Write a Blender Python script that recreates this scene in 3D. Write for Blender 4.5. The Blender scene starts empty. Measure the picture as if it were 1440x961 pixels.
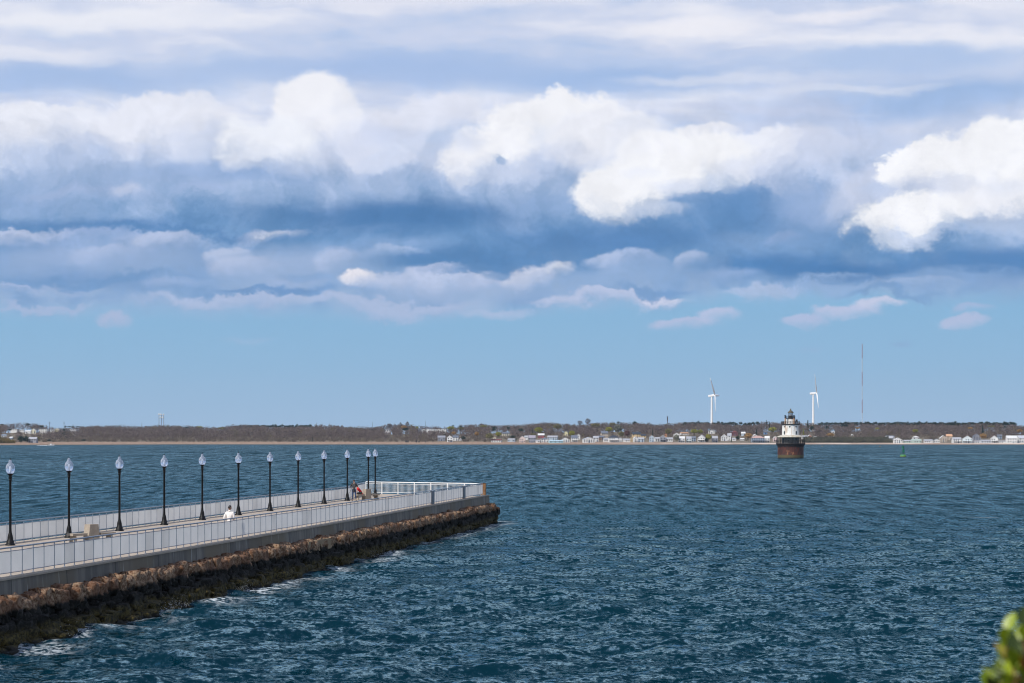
import bpy, bmesh, math, random
import numpy as np
from mathutils import Vector, Matrix
R = math.radians
scene = bpy.context.scene
COL = scene.collection
F = 3200.0      # focal length in photo pixels (80 mm on a 36 mm frame, 1440 px wide)
HC = 7.6        # eye height above the water
YH = 617.0      # row of the true horizon
SUN_AZ, SUN_EL = R(-137.0), R(46.0)   # azimuth measured from +Y towards +X

# ------------------------------------------------------------------ helpers
def lin(r, g, b):
    f = lambda c: (c/255/12.92) if c/255 <= 0.04045 else ((c/255+0.055)/1.055)**2.4
    return (f(r), f(g), f(b), 1.0)

class NT:
    def __init__(s, tree, dim=None): s.t = tree; s.dim = dim
    def n(s, typ, **kw):
        nd = s.t.nodes.new(typ)
        for k, v in kw.items(): setattr(nd, k, v)
        return nd
    def link(s, a, b): s.t.links.new(a, b)
    def inp(s, sock, v):
        if isinstance(v, bpy.types.NodeSocket): s.link(v, sock)
        else: sock.default_value = v
    def m(s, op, a, b=None, c=None, clamp=False):
        nd = s.n('ShaderNodeMath', operation=op, use_clamp=clamp)
        s.inp(nd.inputs[0], a)
        if b is not None: s.inp(nd.inputs[1], b)
        if c is not None: s.inp(nd.inputs[2], c)
        return nd.outputs[0]
    def v(s, op, a, b=None, scale=None):
        nd = s.n('ShaderNodeVectorMath', operation=op)
        s.inp(nd.inputs[0], a)
        if b is not None: s.inp(nd.inputs[1], b)
        if scale is not None: s.inp(nd.inputs['Scale'], scale)
        return nd.outputs['Value'] if op in ('LENGTH', 'DISTANCE', 'DOT_PRODUCT') else nd.outputs[0]
    def comb(s, x, y, z=0.0):
        nd = s.n('ShaderNodeCombineXYZ')
        s.inp(nd.inputs[0], x); s.inp(nd.inputs[1], y); s.inp(nd.inputs[2], z)
        return nd.outputs[0]
    def sep(s, v):
        nd = s.n('ShaderNodeSeparateXYZ'); s.inp(nd.inputs[0], v); return nd.outputs
    def noise(s, vec, scale, detail=3, rough=0.5, dist=0.0, color=False, typ='FBM', dim='3D'):
        nd = s.n('ShaderNodeTexNoise'); nd.noise_type = typ; nd.noise_dimensions = s.dim or dim
        s.inp(nd.inputs['Vector'], vec); nd.inputs['Scale'].default_value = scale
        nd.inputs['Detail'].default_value = detail; nd.inputs['Roughness'].default_value = rough
        nd.inputs['Distortion'].default_value = dist
        return nd.outputs['Color' if color else 'Fac']
    def mix(s, f, a, b, blend='MIX'):
        nd = s.n('ShaderNodeMix'); nd.data_type = 'RGBA'; nd.blend_type = blend
        s.inp(nd.inputs[0], f); s.inp(nd.inputs[6], a); s.inp(nd.inputs[7], b)
        return nd.outputs[2]
    def ss(s, x, lo, hi, to0=0.0, to1=1.0):
        nd = s.n('ShaderNodeMapRange'); nd.interpolation_type = 'SMOOTHSTEP'
        s.inp(nd.inputs['Value'], x); s.inp(nd.inputs['From Min'], lo); s.inp(nd.inputs['From Max'], hi)
        nd.inputs['To Min'].default_value = to0; nd.inputs['To Max'].default_value = to1
        return nd.outputs[0]

def new_mat(name):
    m = bpy.data.materials.new(name); m.use_nodes = True
    nt = m.node_tree; nt.nodes.clear()
    h = NT(nt); out = h.n('ShaderNodeOutputMaterial')
    return m, h, out

def mat(name, col, rough=0.7, metal=0.0, var=0.15, scale=2.0, col2=None, bump=0.0, bscale=20.0, spec=0.5, stretch=(1, 1, 1)):
    """principled material whose colour wanders between two tones with object-space noise"""
    m, h, out = new_mat(name)
    p = h.n('ShaderNodeBsdfPrincipled')
    tc = h.n('ShaderNodeNewGeometry').outputs['Position']
    if stretch != (1, 1, 1): tc = h.v('MULTIPLY', tc, stretch)
    c = tuple(col[:3])+(1.0,)
    c2 = tuple(col2[:3])+(1.0,) if col2 else tuple(x*(1-var) for x in c[:3])+(1.0,)
    f = h.ss(h.noise(tc, scale, 4, 0.6), 0.35, 0.65)
    h.link(h.mix(f, c, c2), p.inputs['Base Color'])
    p.inputs['Roughness'].default_value = rough; p.inputs['Metallic'].default_value = metal
    p.inputs['Specular IOR Level'].default_value = spec
    if bump:
        b = h.n('ShaderNodeBump'); b.inputs['Strength'].default_value = bump; b.inputs['Distance'].default_value = 0.02
        h.link(h.noise(tc, bscale, 4, 0.6), b.inputs['Height']); h.link(b.outputs[0], p.inputs['Normal'])
    h.link(p.outputs[0], out.inputs[0])
    return m

class MB:
    """collects shapes into one mesh"""
    def __init__(s): s.v = []; s.f = []; s.sm = []
    def add(s, vs, fs, smooth=False):
        o = len(s.v); s.v += [tuple(p) for p in vs]
        s.f += [tuple(i+o for i in f) for f in fs]; s.sm += [smooth]*len(fs)
    def box(s, c, size, rz=0.0, taper=1.0, M=None):
        cx, cy, cz = c; a, b, d = size[0]/2, size[1]/2, size[2]/2
        cs, sn = math.cos(rz), math.sin(rz); vs = []
        for z, t in ((-d, 1.0), (d, taper)):
            for x, y in ((-a, -b), (a, -b), (a, b), (-a, b)):
                x *= t; y *= t
                vs.append((cx+x*cs-y*sn, cy+x*sn+y*cs, cz+z))
        if M: vs = [tuple(M @ Vector(p)) for p in vs]
        s.add(vs, [(0, 3, 2, 1), (4, 5, 6, 7), (0, 1, 5, 4), (1, 2, 6, 5), (2, 3, 7, 6), (3, 0, 4, 7)])
    def lathe(s, prof, c=(0, 0, 0), n=16, smooth=True):
        cx, cy, cz = c; vs = []; fs = []
        for r, z in prof:
            for i in range(n):
                a = 2*math.pi*i/n; vs.append((cx+r*math.cos(a), cy+r*math.sin(a), cz+z))
        for k in range(len(prof)-1):
            for i in range(n):
                j = (i+1) % n; fs.append((k*n+i, k*n+j, (k+1)*n+j, (k+1)*n+i))
        s.add(vs, fs, smooth)
        s.add(vs[:n], [tuple(range(n-1, -1, -1))]); s.add(vs[-n:], [tuple(range(n))])
    def tube(s, p, q, r, r2=None, n=8, smooth=True):
        p, q = Vector(p), Vector(q); r2 = r if r2 is None else r2
        d = (q-p).normalized(); up = Vector((0, 0, 1)) if abs(d.z) < 0.95 else Vector((1, 0, 0))
        a = d.cross(up).normalized(); b = a.cross(d).normalized(); vs = []
        for c, rr in ((p, r), (q, r2)):
            for i in range(n):
                t = 2*math.pi*i/n; vs.append(tuple(c+a*(rr*math.cos(t))+b*(rr*math.sin(t))))
        s.add(vs, [(i, (i+1) % n, n+(i+1) % n, n+i) for i in range(n)], smooth)
        s.add(vs[:n], [tuple(range(n))]); s.add(vs[n:], [tuple(range(n-1, -1, -1))])
    def prism(s, pts, y0, y1, xf=None):
        """extrude an (x,z) outline from y0 to y1"""
        n = len(pts); vs = [(x, y0, z) for x, z in pts]+[(x, y1, z) for x, z in pts]
        if xf: vs = [xf(v) for v in vs]
        s.add(vs, [tuple(range(n)), tuple(range(2*n-1, n-1, -1))]+[(i, n+i, n+(i+1) % n, (i+1) % n) for i in range(n)])
    def mesh(s, name, m):
        me = bpy.data.meshes.new(name); me.from_pydata(s.v, [], s.f)
        for p, k in zip(me.polygons, s.sm): p.use_smooth = k
        if m: me.materials.append(m)
        me.update(); return me
    def build(s, name, m, parent=None, loc=(0, 0, 0), fix=True):
        me = s.mesh(name, m)
        if fix:
            bm = bmesh.new(); bm.from_mesh(me); bmesh.ops.recalc_face_normals(bm, faces=bm.faces); bm.to_mesh(me); bm.free()
        return link(name, me, parent, loc)

def link(name, me, parent=None, loc=(0, 0, 0), rz=0.0):
    o = bpy.data.objects.new(name, me); COL.objects.link(o)
    o.location = loc; o.rotation_euler = (0, 0, rz)
    if parent: o.parent = parent
    return o
def tag(o, label=None, cat=None, group=None, kind=None):
    if label: o['label'] = label
    if cat: o['category'] = cat
    if group: o['group'] = group
    if kind: o['kind'] = kind
    return o
def thing(name, label, cat, loc=(0, 0, 0), rz=0.0, group=None):
    return tag(link(name, None, None, loc, rz), label, cat, group)
def dup(root, loc, rz=None, label=None, scale=None):
    c = root.copy(); COL.objects.link(c); c.location = loc
    if rz is not None: c.rotation_euler = (0, 0, rz)
    if label: c['label'] = label
    if scale: c.scale = scale
    for ch in list(root.children):
        d = ch.copy(); COL.objects.link(d); d.parent = c
        for g in list(ch.children):
            e = g.copy(); COL.objects.link(e); e.parent = d
    return c
def np_mesh(name, V, Fq, m, smooth=False):
    """fast mesh from numpy arrays: V (n,3), Fq (k,4) or (k,3)"""
    me = bpy.data.meshes.new(name); k = Fq.shape[1]
    me.vertices.add(len(V)); me.vertices.foreach_set('co', V.astype(np.float32).ravel())
    me.loops.add(Fq.size); me.loops.foreach_set('vertex_index', Fq.astype(np.int32).ravel())
    me.polygons.add(len(Fq)); me.polygons.foreach_set('loop_start', np.arange(0, Fq.size, k, dtype=np.int32))
    if smooth: me.polygons.foreach_set('use_smooth', np.ones(len(Fq), dtype=bool))
    if m: me.materials.append(m)
    me.update(calc_edges=True); me.validate(); return me
# ------------------------------------------------------------------ camera
cam = bpy.data.cameras.new('camera'); cam.sensor_width = 36.0; cam.lens = 80.0
cam.shift_y = (YH-480.5)/1440.0
cam.clip_end = 30000; cam.clip_start = 0.1
cam.dof.use_dof = True; cam.dof.focus_distance = 260.0; cam.dof.aperture_fstop = 8.0
co = bpy.data.objects.new('camera', cam); COL.objects.link(co)
co.location = (0, 0, HC); co.rotation_euler = (R(90), 0, 0); scene.camera = co

# ------------------------------------------------------------------ sun
sl = bpy.data.lights.new('sun', 'SUN'); sl.energy = 4.3; sl.angle = R(0.5); sl.color = (1.0, 0.955, 0.89)
so = bpy.data.objects.new('sun', sl); COL.objects.link(so)
sd = Vector((math.sin(SUN_AZ)*math.cos(SUN_EL), math.cos(SUN_AZ)*math.cos(SUN_EL), math.sin(SUN_EL)))
so.rotation_euler = (-sd).to_track_quat('-Z', 'Y').to_euler(); so.location = (-60, -60, 80)

# ------------------------------------------------------------------ sky: clear air + cloud decks by direction
world = bpy.data.worlds.new('World'); scene.world = world; world.use_nodes = True
world.node_tree.nodes.clear(); W = NT(world.node_tree, '2D')
wo = W.n('ShaderNodeOutputWorld'); bg = W.n('ShaderNodeBackground'); bg.inputs['Strength'].default_value = 0.1
W.link(bg.outputs[0], wo.inputs[0])
sky = W.n('ShaderNodeTexSky'); sky.sky_type = 'NISHITA'; sky.sun_disc = False
sky.sun_elevation = SUN_EL; sky.sun_rotation = SUN_AZ; sky.altitude = 0; sky.air_density = 1.0; sky.dust_density = 0.0; sky.ozone_density = 1.6
try: world.cycles.sampling_method = 'MANUAL'; world.cycles.sample_map_resolution = 512
except Exception: pass
dirv = W.n('ShaderNodeTexCoord').outputs['Generated']
dx, dy, dz = W.sep(dirv)
az = W.m('ARCTAN2', dx, dy); el = W.m('ARCSINE', dz)
U = W.m('MULTIPLY_ADD', az, 3.2, 0.72); V = W.m('MULTIPLY', el, 3.2)     # 1 unit = 18 degrees
UV = W.comb(U, V, 0.0)

def ramp_node(h, fac, stops, k=10.0):
    nd = h.n('ShaderNodeValToRGB'); h.link(fac, nd.inputs[0]); r = nd.color_ramp
    while len(r.elements) < len(stops): r.elements.new(0.5)
    for e, (p, c) in zip(r.elements, stops): e.position = p; e.color = lin(*c)
    return nd.outputs[0]
# shared warps: billowy displacement of the direction field, and a softer one
def warp(scale, amp, detail, rough, off, sy=1.25):
    w = W.noise(W.v('MULTIPLY', W.v('ADD', UV, (off, off*0.6, 0)), (1, sy, 1)), scale, detail, rough, color=True)
    return W.v('MULTIPLY', W.v('SUBTRACT', w, (0.5, 0.5, 0.5)), (amp, amp*0.8, 0))
w1 = warp(6.0, 0.080, 2, 0.5, 1.3)
w2 = warp(17.0, 0.060, 7, 0.71, 5.1)
Q = W.v('ADD', UV, W.v('ADD', w1, w2))
Qm = W.v('ADD', UV, W.v('ADD', W.v('SCALE', w1, scale=0.3), W.v('SCALE', w2, scale=0.55)))
Qs = W.v('ADD', UV, warp(4.0, 0.07, 5, 0.6, 9.7, 3.0))
tex = W.noise(W.v('ADD', Q, (7.3, 2.2, 0)), 15.0, 5, 0.6)
texr = W.noise(W.v('ADD', Q, (1.3, 8.2, 0)), 9.0, 3, 0.5, typ='RIDGED_MULTIFRACTAL')
na = W.noise(W.v('MULTIPLY', Qs, (1.0, 6.5, 1.0)), 2.4, 4, 0.5)
nb = W.noise(W.v('MULTIPLY', Qs, (1.0, 4.0, 1.0)), 7.0, 4, 0.6)
nl = W.noise(W.v('ADD', Qs, (3.1, 1.7, 0)), 1.1, 3, 0.5)
tfin = W.noise(W.v('ADD', Q, (4.4, 6.1, 0)), 34.0, 4, 0.62)
# (keeps the shader compiler's evaluation order short: every texture is ready before the cloud chain starts)
gsum = W.m('MULTIPLY', W.m('ADD', W.m('ADD', W.m('ADD', na, nb), W.m('ADD', nl, tfin)), W.m('ADD', tex, texr)), 1e-7)
gate = W.comb(gsum, 0.0, 0.0)
Q = W.v('ADD', Q, gate); Qm = W.v('ADD', Qm, gate); Qs = W.v('ADD', Qs, gate)
def X(c, k=1.0): return tuple(v*k for v in c[:3])+(1.0,)
npuff = [0]
def regate():
    global Q, Qm, Qs
    g_ = W.comb(W.m('MULTIPLY', c, 1e-7), 0.0, 0.0)
    Q, Qm, Qs = [W.v('ADD', q_, g_) for q_ in (Q, Qm, Qs)]
def puff(under, x, y, rx, ry, col, op=1.0, soft=0.3, lo=-0.7, hi=0.7, q=None, tk=0.5):
    d = W.v('MULTIPLY', W.v('SUBTRACT', q or Q, (x/1000, (617-y)/1000, 0)), (1000/rx, 1000/ry, 0))
    e = W.ss(W.v('LENGTH', d), 1.0, 1.0-soft)
    g = W.m('ADD', W.v('DOT_PRODUCT', d, (-0.38, 0.92, 0)), W.m('MULTIPLY_ADD', tex, tk*2, -tk))
    a = W.m('MULTIPLY', W.m('MULTIPLY', e, op), W.ss(g, lo, hi))
    return W.mix(a, under, X(lin(*col)))

# clear air, slightly tinted, horizon haze comes from the air itself
elr = W.m('DIVIDE', el, math.pi/2, clamp=True)
air = ramp_node(W, elr, [(0.0, (160, 191, 224)), (0.02, (143, 186, 222)), (0.05, (127, 180, 220)), (0.13, (104, 156, 205)), (0.35, (66, 116, 178)), (1.0, (38, 80, 150))])
air = W.mix(0.05, air, W.mix(1.0, sky.outputs[0], (0.045, 0.045, 0.045, 1.0), 'MULTIPLY'))
air = W.mix(W.ss(el, 0.0, -0.02), air, X(lin(58, 84, 104)))
# A: thin high sheet, streaked
t = W.m('ADD', W.m('MULTIPLY', na, 0.7), W.m('MULTIPLY', nb, 0.3))
ca = ramp_node(W, t, [(0.30, (176, 198, 233)), (0.46, (206, 215, 238)), (0.62, (234, 236, 247))])
fade = W.ss(V, 0.18, 0.36); high = W.ss(V, 0.9, 2.4, 1.0, 0.35)
aa = W.m('MULTIPLY', W.m('MULTIPLY', fade, high), W.ss(W.m('ADD', nl, W.m('MULTIPLY', V, 0.7)), 0.42, 0.66, 0.75, 0.97))
c = W.mix(aa, air, ca)
regate()
HS = dict(q=Qs, soft=0.75, lo=-1.6, hi=0.2, tk=0.2)
for a in [(110, 128, 260, 48, (168, 192, 230), 1), (330, 112, 200, 40, (172, 195, 232), .9), (570, 106, 300, 48, (168, 192, 231), 1), (860, 118, 300, 46, (164, 190, 230), 1), (1270, 100, 320, 30, (174, 197, 233), .9), (1180, 165, 240, 34, (178, 198, 232), .9),
          (1340, 150, 280, 46, (160, 187, 227), 1), (900, 88, 150, 14, (178, 199, 234), .6), (150, 45, 330, 26, (237, 239, 248), .9), (60, 88, 200, 20, (226, 230, 244), .7),
          (980, 50, 200, 22, (240, 240, 248), .9), (640, 55, 200, 24, (205, 214, 238), .5), (1180, 35, 120, 14, (236, 236, 246), .8), (1390, 22, 140, 24, (236, 237, 247), .8),
          (620, 8, 300, 18, (228, 230, 243), .8), (1000, 116, 170, 12, (222, 227, 242), .6), (1200, 132, 160, 9, (218, 224, 240), .6), (1080, 158, 200, 9, (205, 212, 234), .6)]:
    c = puff(c, *a[:5], op=a[5], **HS)

# B: the long bank. its body is a blue-grey shadowed mass ...
topn = W.m('MULTIPLY_ADD', W.m('SINE', W.m('MULTIPLY_ADD', U, 5.0, 1.2)), 0.012, 0.418)
qx, qy, qz = W.sep(Q)
sx, sy_, sz_ = W.sep(Qs)
bank = W.m('MULTIPLY', W.ss(qy, W.m('ADD', topn, 0.028), W.m('SUBTRACT', topn, 0.05)), W.ss(W.m('MULTIPLY_ADD', W.m('SINE', W.m('MULTIPLY_ADD', U, 3.4, 0.4)), 0.012, W.m('ADD', W.m('MULTIPLY', sy_, 0.6), W.m('MULTIPLY', qy, 0.4))), 0.168, 0.205))
yb = W.m('MULTIPLY_ADD', W.m('SUBTRACT', W.m('ADD', W.m('MULTIPLY', sy_, 0.65), W.m('MULTIPLY', qy, 0.35)), 0.17), 1/0.29, W.m('MULTIPLY_ADD', tex, 0.5, -0.25))
cb = ramp_node(W, yb, [(0.0, (158, 184, 219)), (0.14, (134, 167, 209)), (0.30, (96, 141, 190)), (0.42, (110, 151, 198)), (0.60, (150, 176, 214)), (0.78, (182, 198, 228)), (1.0, (198, 209, 234))])
c = W.mix(bank, c, cb)
regate()
DK = dict(q=Qs, soft=0.85, lo=-1.8, hi=-0.6, tk=0.2)
for a in [(300, 250, 200, 20, (128, 160, 206), .7), (560, 305, 300, 46, (74, 122, 175), .95), (120, 322, 260, 18, (88, 133, 185), .8), (660, 370, 200, 26, (80, 128, 180), .9), (1060, 300, 180, 60, (92, 138, 190), .9),
          (860, 340, 240, 34, (84, 130, 183), .9), (1160, 382, 260, 30, (72, 124, 180), .95), (1400, 372, 180, 34, (82, 131, 186), .9), (130, 395, 160, 16, (105, 147, 197), .8),
          (380, 412, 140, 9, (105, 148, 198), .8), (-400, 330, 500, 50, (84, 128, 180), .9), (2000, 340, 500, 60, (84, 128, 180), .9)]:
    c = puff(c, *a[:5], op=a[5], **DK)
regate()
MT = dict(q=Qs, soft=0.8, lo=-1.2, hi=0.5, tk=0.5)
for a in [(160, 372, 250, 44, (160, 182, 219), .85), (60, 290, 160, 40, (146, 173, 213), .6), (420, 384, 170, 50, (164, 185, 220), .85), (640, 404, 190, 30, (170, 189, 222), .8), (560, 352, 120, 22, (140, 169, 211), .6),
          (880, 396, 170, 40, (148, 176, 215), .8), (1080, 350, 130, 34, (132, 165, 209), .7), (1150, 300, 110, 50, (160, 182, 219), .7), (1340, 398, 170, 20, (136, 168, 211), .7), (780, 285, 130, 30, (140, 169, 211), .7), (230, 255, 160, 30, (158, 181, 218), .6), (1420, 345, 120, 30, (150, 178, 217), .7)]:
    c = puff(c, *a[:5], op=a[5], **MT)
# ... and its sunlit heads, each crisp above and melting into the mass below
PU = [  # x, y, rx, ry, colour, opacity, soft, lo, hi
 (1140, 190, 170, 44, (192, 203, 230), .7, .6, -1.0, .6), (60, 208, 145, 64, (232, 235, 246), 1, .2, -.5, .7), (240, 196, 125, 66, (230, 233, 245), 1, .2, -.5, .7), (330, 215, 80, 45, (206, 215, 236), .9, .5, -.3, .8),
 (595, 196, 118, 66, (224, 228, 243), 1, .2, -.8, .7), (500, 215, 70, 50, (206, 214, 236), .9, .4, -.5, .9), (446, 166, 70, 66, (241, 242, 249), 1, .2, -1, .4), (388, 212, 84, 54, (236, 239, 248), .95, .3, -.9, .4), (345, 238, 40, 22, (224, 229, 243), .8, .5, -.5, .6),
 (548, 236, 52, 26, (206, 215, 237), .8, .3, -.4, .8), (640, 240, 60, 34, (200, 210, 234), .85, .4, -.5, .8), (690, 168, 36, 16, (226, 230, 243), .8, .3, -.5, .6), (692, 224, 84, 50, (240, 241, 248), .95, .3, -.9, .4),
 (782, 190, 124, 62, (242, 243, 249), 1, .2, -.9, .4), (862, 206, 112, 58, (236, 238, 247), 1, .25, -.9, .5), (745, 255, 90, 36, (192, 205, 232), .8, .5, -.6, .6), (706, 228, 16, 9, (150, 176, 214), .8, .5, -2, -1), (905, 185, 60, 26, (224, 229, 243), .85, .4, -.5, .7),
 (1120, 240, 90, 50, (205, 213, 235), .95, .5, -.8, .7), (1140, 210, 60, 28, (214, 220, 239), .8, .4, -.6, .7), (1060, 228, 74, 46, (232, 235, 246), 1, .25, -.8, .6), (985, 232, 92, 58, (243, 244, 249), 1, .3, -1.2, .2), (882, 270, 74, 56, (243, 244, 249), 1, .34, -1.3, .0), (915, 222, 60, 40, (243, 244, 250), .9, .3, -1.0, .2), (930, 250, 70, 40, (243, 244, 249), 1, .3, -1.2, .0), (1000, 190, 50, 16, (240, 241, 249), .7, .3, -.6, .4),
 (1240, 262, 80, 44, (198, 208, 233), .9, .5, -.8, .7), (1165, 300, 90, 40, (150, 175, 215), .6, .7, -.8, .7), (1106, 340, 36, 22, (152, 176, 216), .7, .4, -.4, .8), (1215, 290, 70, 40, (188, 202, 230), .8, .5, -.6, .7),
 (1290, 292, 150, 74, (206, 214, 236), .95, .45, -.8, .6), (1305, 248, 74, 48, (243, 244, 249), 1, .16, -.9, .4), (1385, 246, 110, 62, (243, 244, 249), 1, .24, -1.1, .4), (1480, 260, 100, 66, (243, 244, 249), 1, .2, -1.0, .3), (1350, 305, 90, 44, (216, 222, 240), .85, .5, -.6, .8), (1405, 298, 96, 52, (242, 243, 250), .95, .4, -1, .4), (1260, 324, 84, 44, (243, 244, 249), 1, .36, -1.1, .3), (1310, 308, 60, 34, (246, 247, 252), .95, .35, -.8, .3),
 (1430, 330, 110, 34, (170, 190, 224), .7, .7, -.8, .6),
 (150, 282, 150, 24, (164, 183, 219), .75, .6, -.5, .7), (185, 276, 34, 14, (194, 204, 229), .8, .6, -.5, .6), (290, 272, 60, 14, (160, 181, 219), .6, .6, -.5, .6), (40, 300, 90, 24, (140, 168, 211), .6, .7, -.5, .8),
 (20, 350, 80, 24, (166, 184, 219), .85, .35, -.4, .8), (120, 358, 110, 34, (158, 179, 217), .85, .3, -.4, .9), (230, 362, 90, 34, (162, 182, 219), .85, .3, -.4, .9), (388, 340, 66, 20, (178, 192, 223), .9, .3, -.3, .9), (388, 334, 52, 11, (218, 224, 240), .75, .6, -.5, .6),
 (350, 384, 66, 28, (180, 194, 224), .9, .3, -.4, .9), (480, 374, 44, 30, (176, 192, 224), .9, .3, -.4, .9), (560, 358, 60, 16, (168, 188, 222), .8, .4, -.4, .8), (590, 400, 120, 22, (188, 200, 228), .9, .4, -.5, .8), (506, 394, 34, 16, (234, 232, 241), .95, .35, -.6, .6),
 (420, 402, 60, 14, (160, 181, 218), .8, .5, -.4, .8), (690, 402, 80, 18, (180, 194, 225), .85, .5, -.5, .8), (745, 398, 52, 24, (214, 219, 238), .9, .4, -.5, .8), (786, 380, 32, 15, (230, 232, 244), .85, .5, -.8, .6), (890, 378, 56, 28, (166, 186, 221), .9, .25, -.4, .9), (968, 372, 34, 20, (178, 194, 225), .85, .3, -.4, .9), (1030, 392, 60, 18, (150, 176, 216), .8, .5, -.5, .8),
 (1350, 396, 110, 16, (132, 166, 210), .8, .5, -.5, .8), (60, 412, 140, 14, (168, 186, 220), .75, .5, -.5, .7), (250, 405, 60, 12, (160, 182, 219), .7, .5, -.5, .7),
 (360, 430, 200, 14, (178, 193, 224), .85, .5, -1, .5), (560, 432, 160, 14, (176, 192, 224), .85, .5, -1, .5), (850, 427, 130, 13, (188, 199, 228), .9, .4, -.9, .5), (930, 424, 36, 8, (218, 219, 238), .8, .5, -.8, .5), (700, 442, 70, 10, (180, 195, 226), .7, .5, -1, .5), (1080, 415, 90, 16, (176, 193, 225), .8, .5, -.8, .5), (1200, 408, 120, 12, (150, 178, 217), .7, .6, -.8, .5),
 (80, 438, 80, 10, (172, 188, 221), .8, .5, -1, .5), (168, 454, 34, 14, (174, 188, 220), .9, .5, -1, .4), (962, 459, 62, 12, (182, 194, 225), .9, .4, -1, .5), (1008, 448, 42, 13, (188, 198, 228), .9, .4, -1, .5), (1132, 454, 42, 13, (180, 193, 225), .9, .4, -1, .5), (1190, 440, 58, 13, (190, 199, 228), .9, .4, -1, .5), (1238, 429, 46, 9, (202, 207, 232), .9, .4, -1, .4),
 (1350, 454, 40, 12, (182, 194, 225), .9, .4, -1, .5), (1362, 436, 34, 9, (168, 187, 222), .8, .5, -1, .5), (1135, 490, 26, 4, (150, 182, 218), .6, .7, -2, 0), (1265, 484, 26, 6, (138, 172, 212), .6, .7, -2, 0), (350, 480, 50, 6, (158, 188, 221), .5, .7, -2, 0),
 (60, 346, 74, 22, (184, 197, 226), .9, .25, -.3, .8), (250, 352, 70, 26, (180, 194, 224), .9, .25, -.3, .8), (155, 372, 60, 22, (172, 189, 222), .8, .3, -.3, .8), (330, 366, 46, 22, (186, 199, 227), .85, .3, -.3, .8), (620, 384, 50, 16, (190, 201, 229), .8, .3, -.4, .8), (850, 372, 36, 16, (178, 194, 225), .8, .3, -.4, .8), (1180, 396, 60, 14, (150, 178, 217), .8, .4, -.4, .8), (1300, 402, 70, 10, (160, 184, 220), .8, .4, -.4, .8), (690, 390, 40, 12, (204, 212, 235), .7, .4, -.4, .8),
 (150, 398, 160, 11, (112, 152, 200), .8, .7, -2, 0), (380, 412, 120, 9, (108, 149, 199), .85, .7, -2, 0), (910, 412, 80, 10, (116, 155, 203), .85, .7, -2, 0), (430, 392, 50, 9, (132, 166, 210), .7, .7, -2, 0), (680, 376, 110, 12, (96, 140, 190), .7, .7, -2, 0), (1260, 412, 90, 8, (122, 160, 206), .8, .7, -2, 0), (230, 328, 260, 9, (88, 133, 185), .75, .8, -2, 0),
 # shaded hollows inside the bright heads
 (962, 268, 62, 20, (208, 217, 238), .75, .8, -1.4, .6), (925, 300, 60, 14, (206, 217, 239), .8, .7, -1.4, .6), (1040, 244, 50, 26, (214, 221, 240), .7, .8, -1.2, .8), (905, 246, 40, 14, (228, 232, 245), .6, .8, -1.2, .8),
 (1335, 268, 50, 22, (216, 223, 241), .75, .8, -1.2, .8), (1410, 276, 60, 22, (218, 225, 241), .7, .8, -1.2, .8), (1290, 344, 76, 16, (196, 210, 236), .85, .7, -1.4, .6), (1232, 276, 40, 22, (186, 202, 232), .8, .6, -1.2, .8), (1390, 336, 90, 26, (188, 205, 234), .85, .8, -1.2, .8),
 (160, 214, 120, 18, (196, 207, 233), .6, .8, -1.2, .8), (470, 216, 50, 28, (206, 215, 237), .7, .8, -1.2, .8), (420, 246, 60, 18, (186, 201, 230), .7, .8, -1.2, .8), (560, 196, 60, 22, (196, 207, 233), .7, .8, -1.2, .8), (650, 204, 50, 20, (198, 209, 234), .7, .8, -1.2, .8), (800, 222, 70, 22, (214, 221, 240), .7, .8, -1.2, .8), (700, 252, 60, 16, (200, 211, 235), .7, .8, -1.2, .8),
]
for i_, a in enumerate(PU):
    if i_ % 20 == 0: regate()
    c = puff(c, *a[:5], op=a[5], soft=max(a[6], 0.2), lo=a[7], hi=a[8], q=(Qm if a[2] <= 72 else None))
bil = W.m('SUBTRACT', W.m('ADD', W.m('MULTIPLY', tfin, 0.35), W.m('MULTIPLY', tex, 0.65)), W.m('MULTIPLY_ADD', texr, 0.16, 0.34))
kf_ = W.m('MULTIPLY', W.m('SUBTRACT', bil, 0.09), W.m('MULTIPLY', W.m('MULTIPLY', W.ss(V, 0.17, 0.22), W.ss(V, 0.52, 0.44)), 0.40))
c = W.v('SCALE', c, scale=W.m('MULTIPLY', W.m('ADD', 1.0, kf_), 10.0))
W.link(c, bg.inputs['Color'])

# ------------------------------------------------------------------ render settings
scene.view_settings.view_transform = 'Standard'; scene.view_settings.look = 'None'
scene.view_settings.exposure = 0.0; scene.view_settings.gamma = 1.0
scene.cycles.use_denoising = True; scene.cycles.filter_width = 1.1
scene.cycles.use_adaptive_sampling = True; scene.cycles.adaptive_threshold = 0.015; scene.cycles.adaptive_min_samples = 12
scene.cycles.max_bounces = 6; scene.cycles.glossy_bounces = 3; scene.cycles.diffuse_bounces = 3; scene.cycles.volume_bounces = 0
# ------------------------------------------------------------------ pier geometry in plan
B = 0.1459                                    # the pier runs along X = a + B*Y
DIR = Vector((B, 1, 0)).normalized(); NRM = Vector((1, -B, 0)).normalized()   # along, and towards the near side
def PX(a, d, z=0.0): return Vector((a+B*d, d, z))
def zdeck(d): return HC-5.31+0.0016*max(0.0, d-113)
def at(x, y, z):
    d = F*(HC-z)/(y-YH); return Vector(((x-720)*d/F, d, z))
D_END = 205.0
A_TOE = -29.6
def sh(d): return -0.7*min(1.0, max(0.0, (d-145)/60))      # the near edge bends in slightly towards the tip
def toe(d): return float(np.interp(d, [60, 110, 150, 185, 210], [-30.3, -30.1, -30.8, -31.6, -32.1]))

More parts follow.
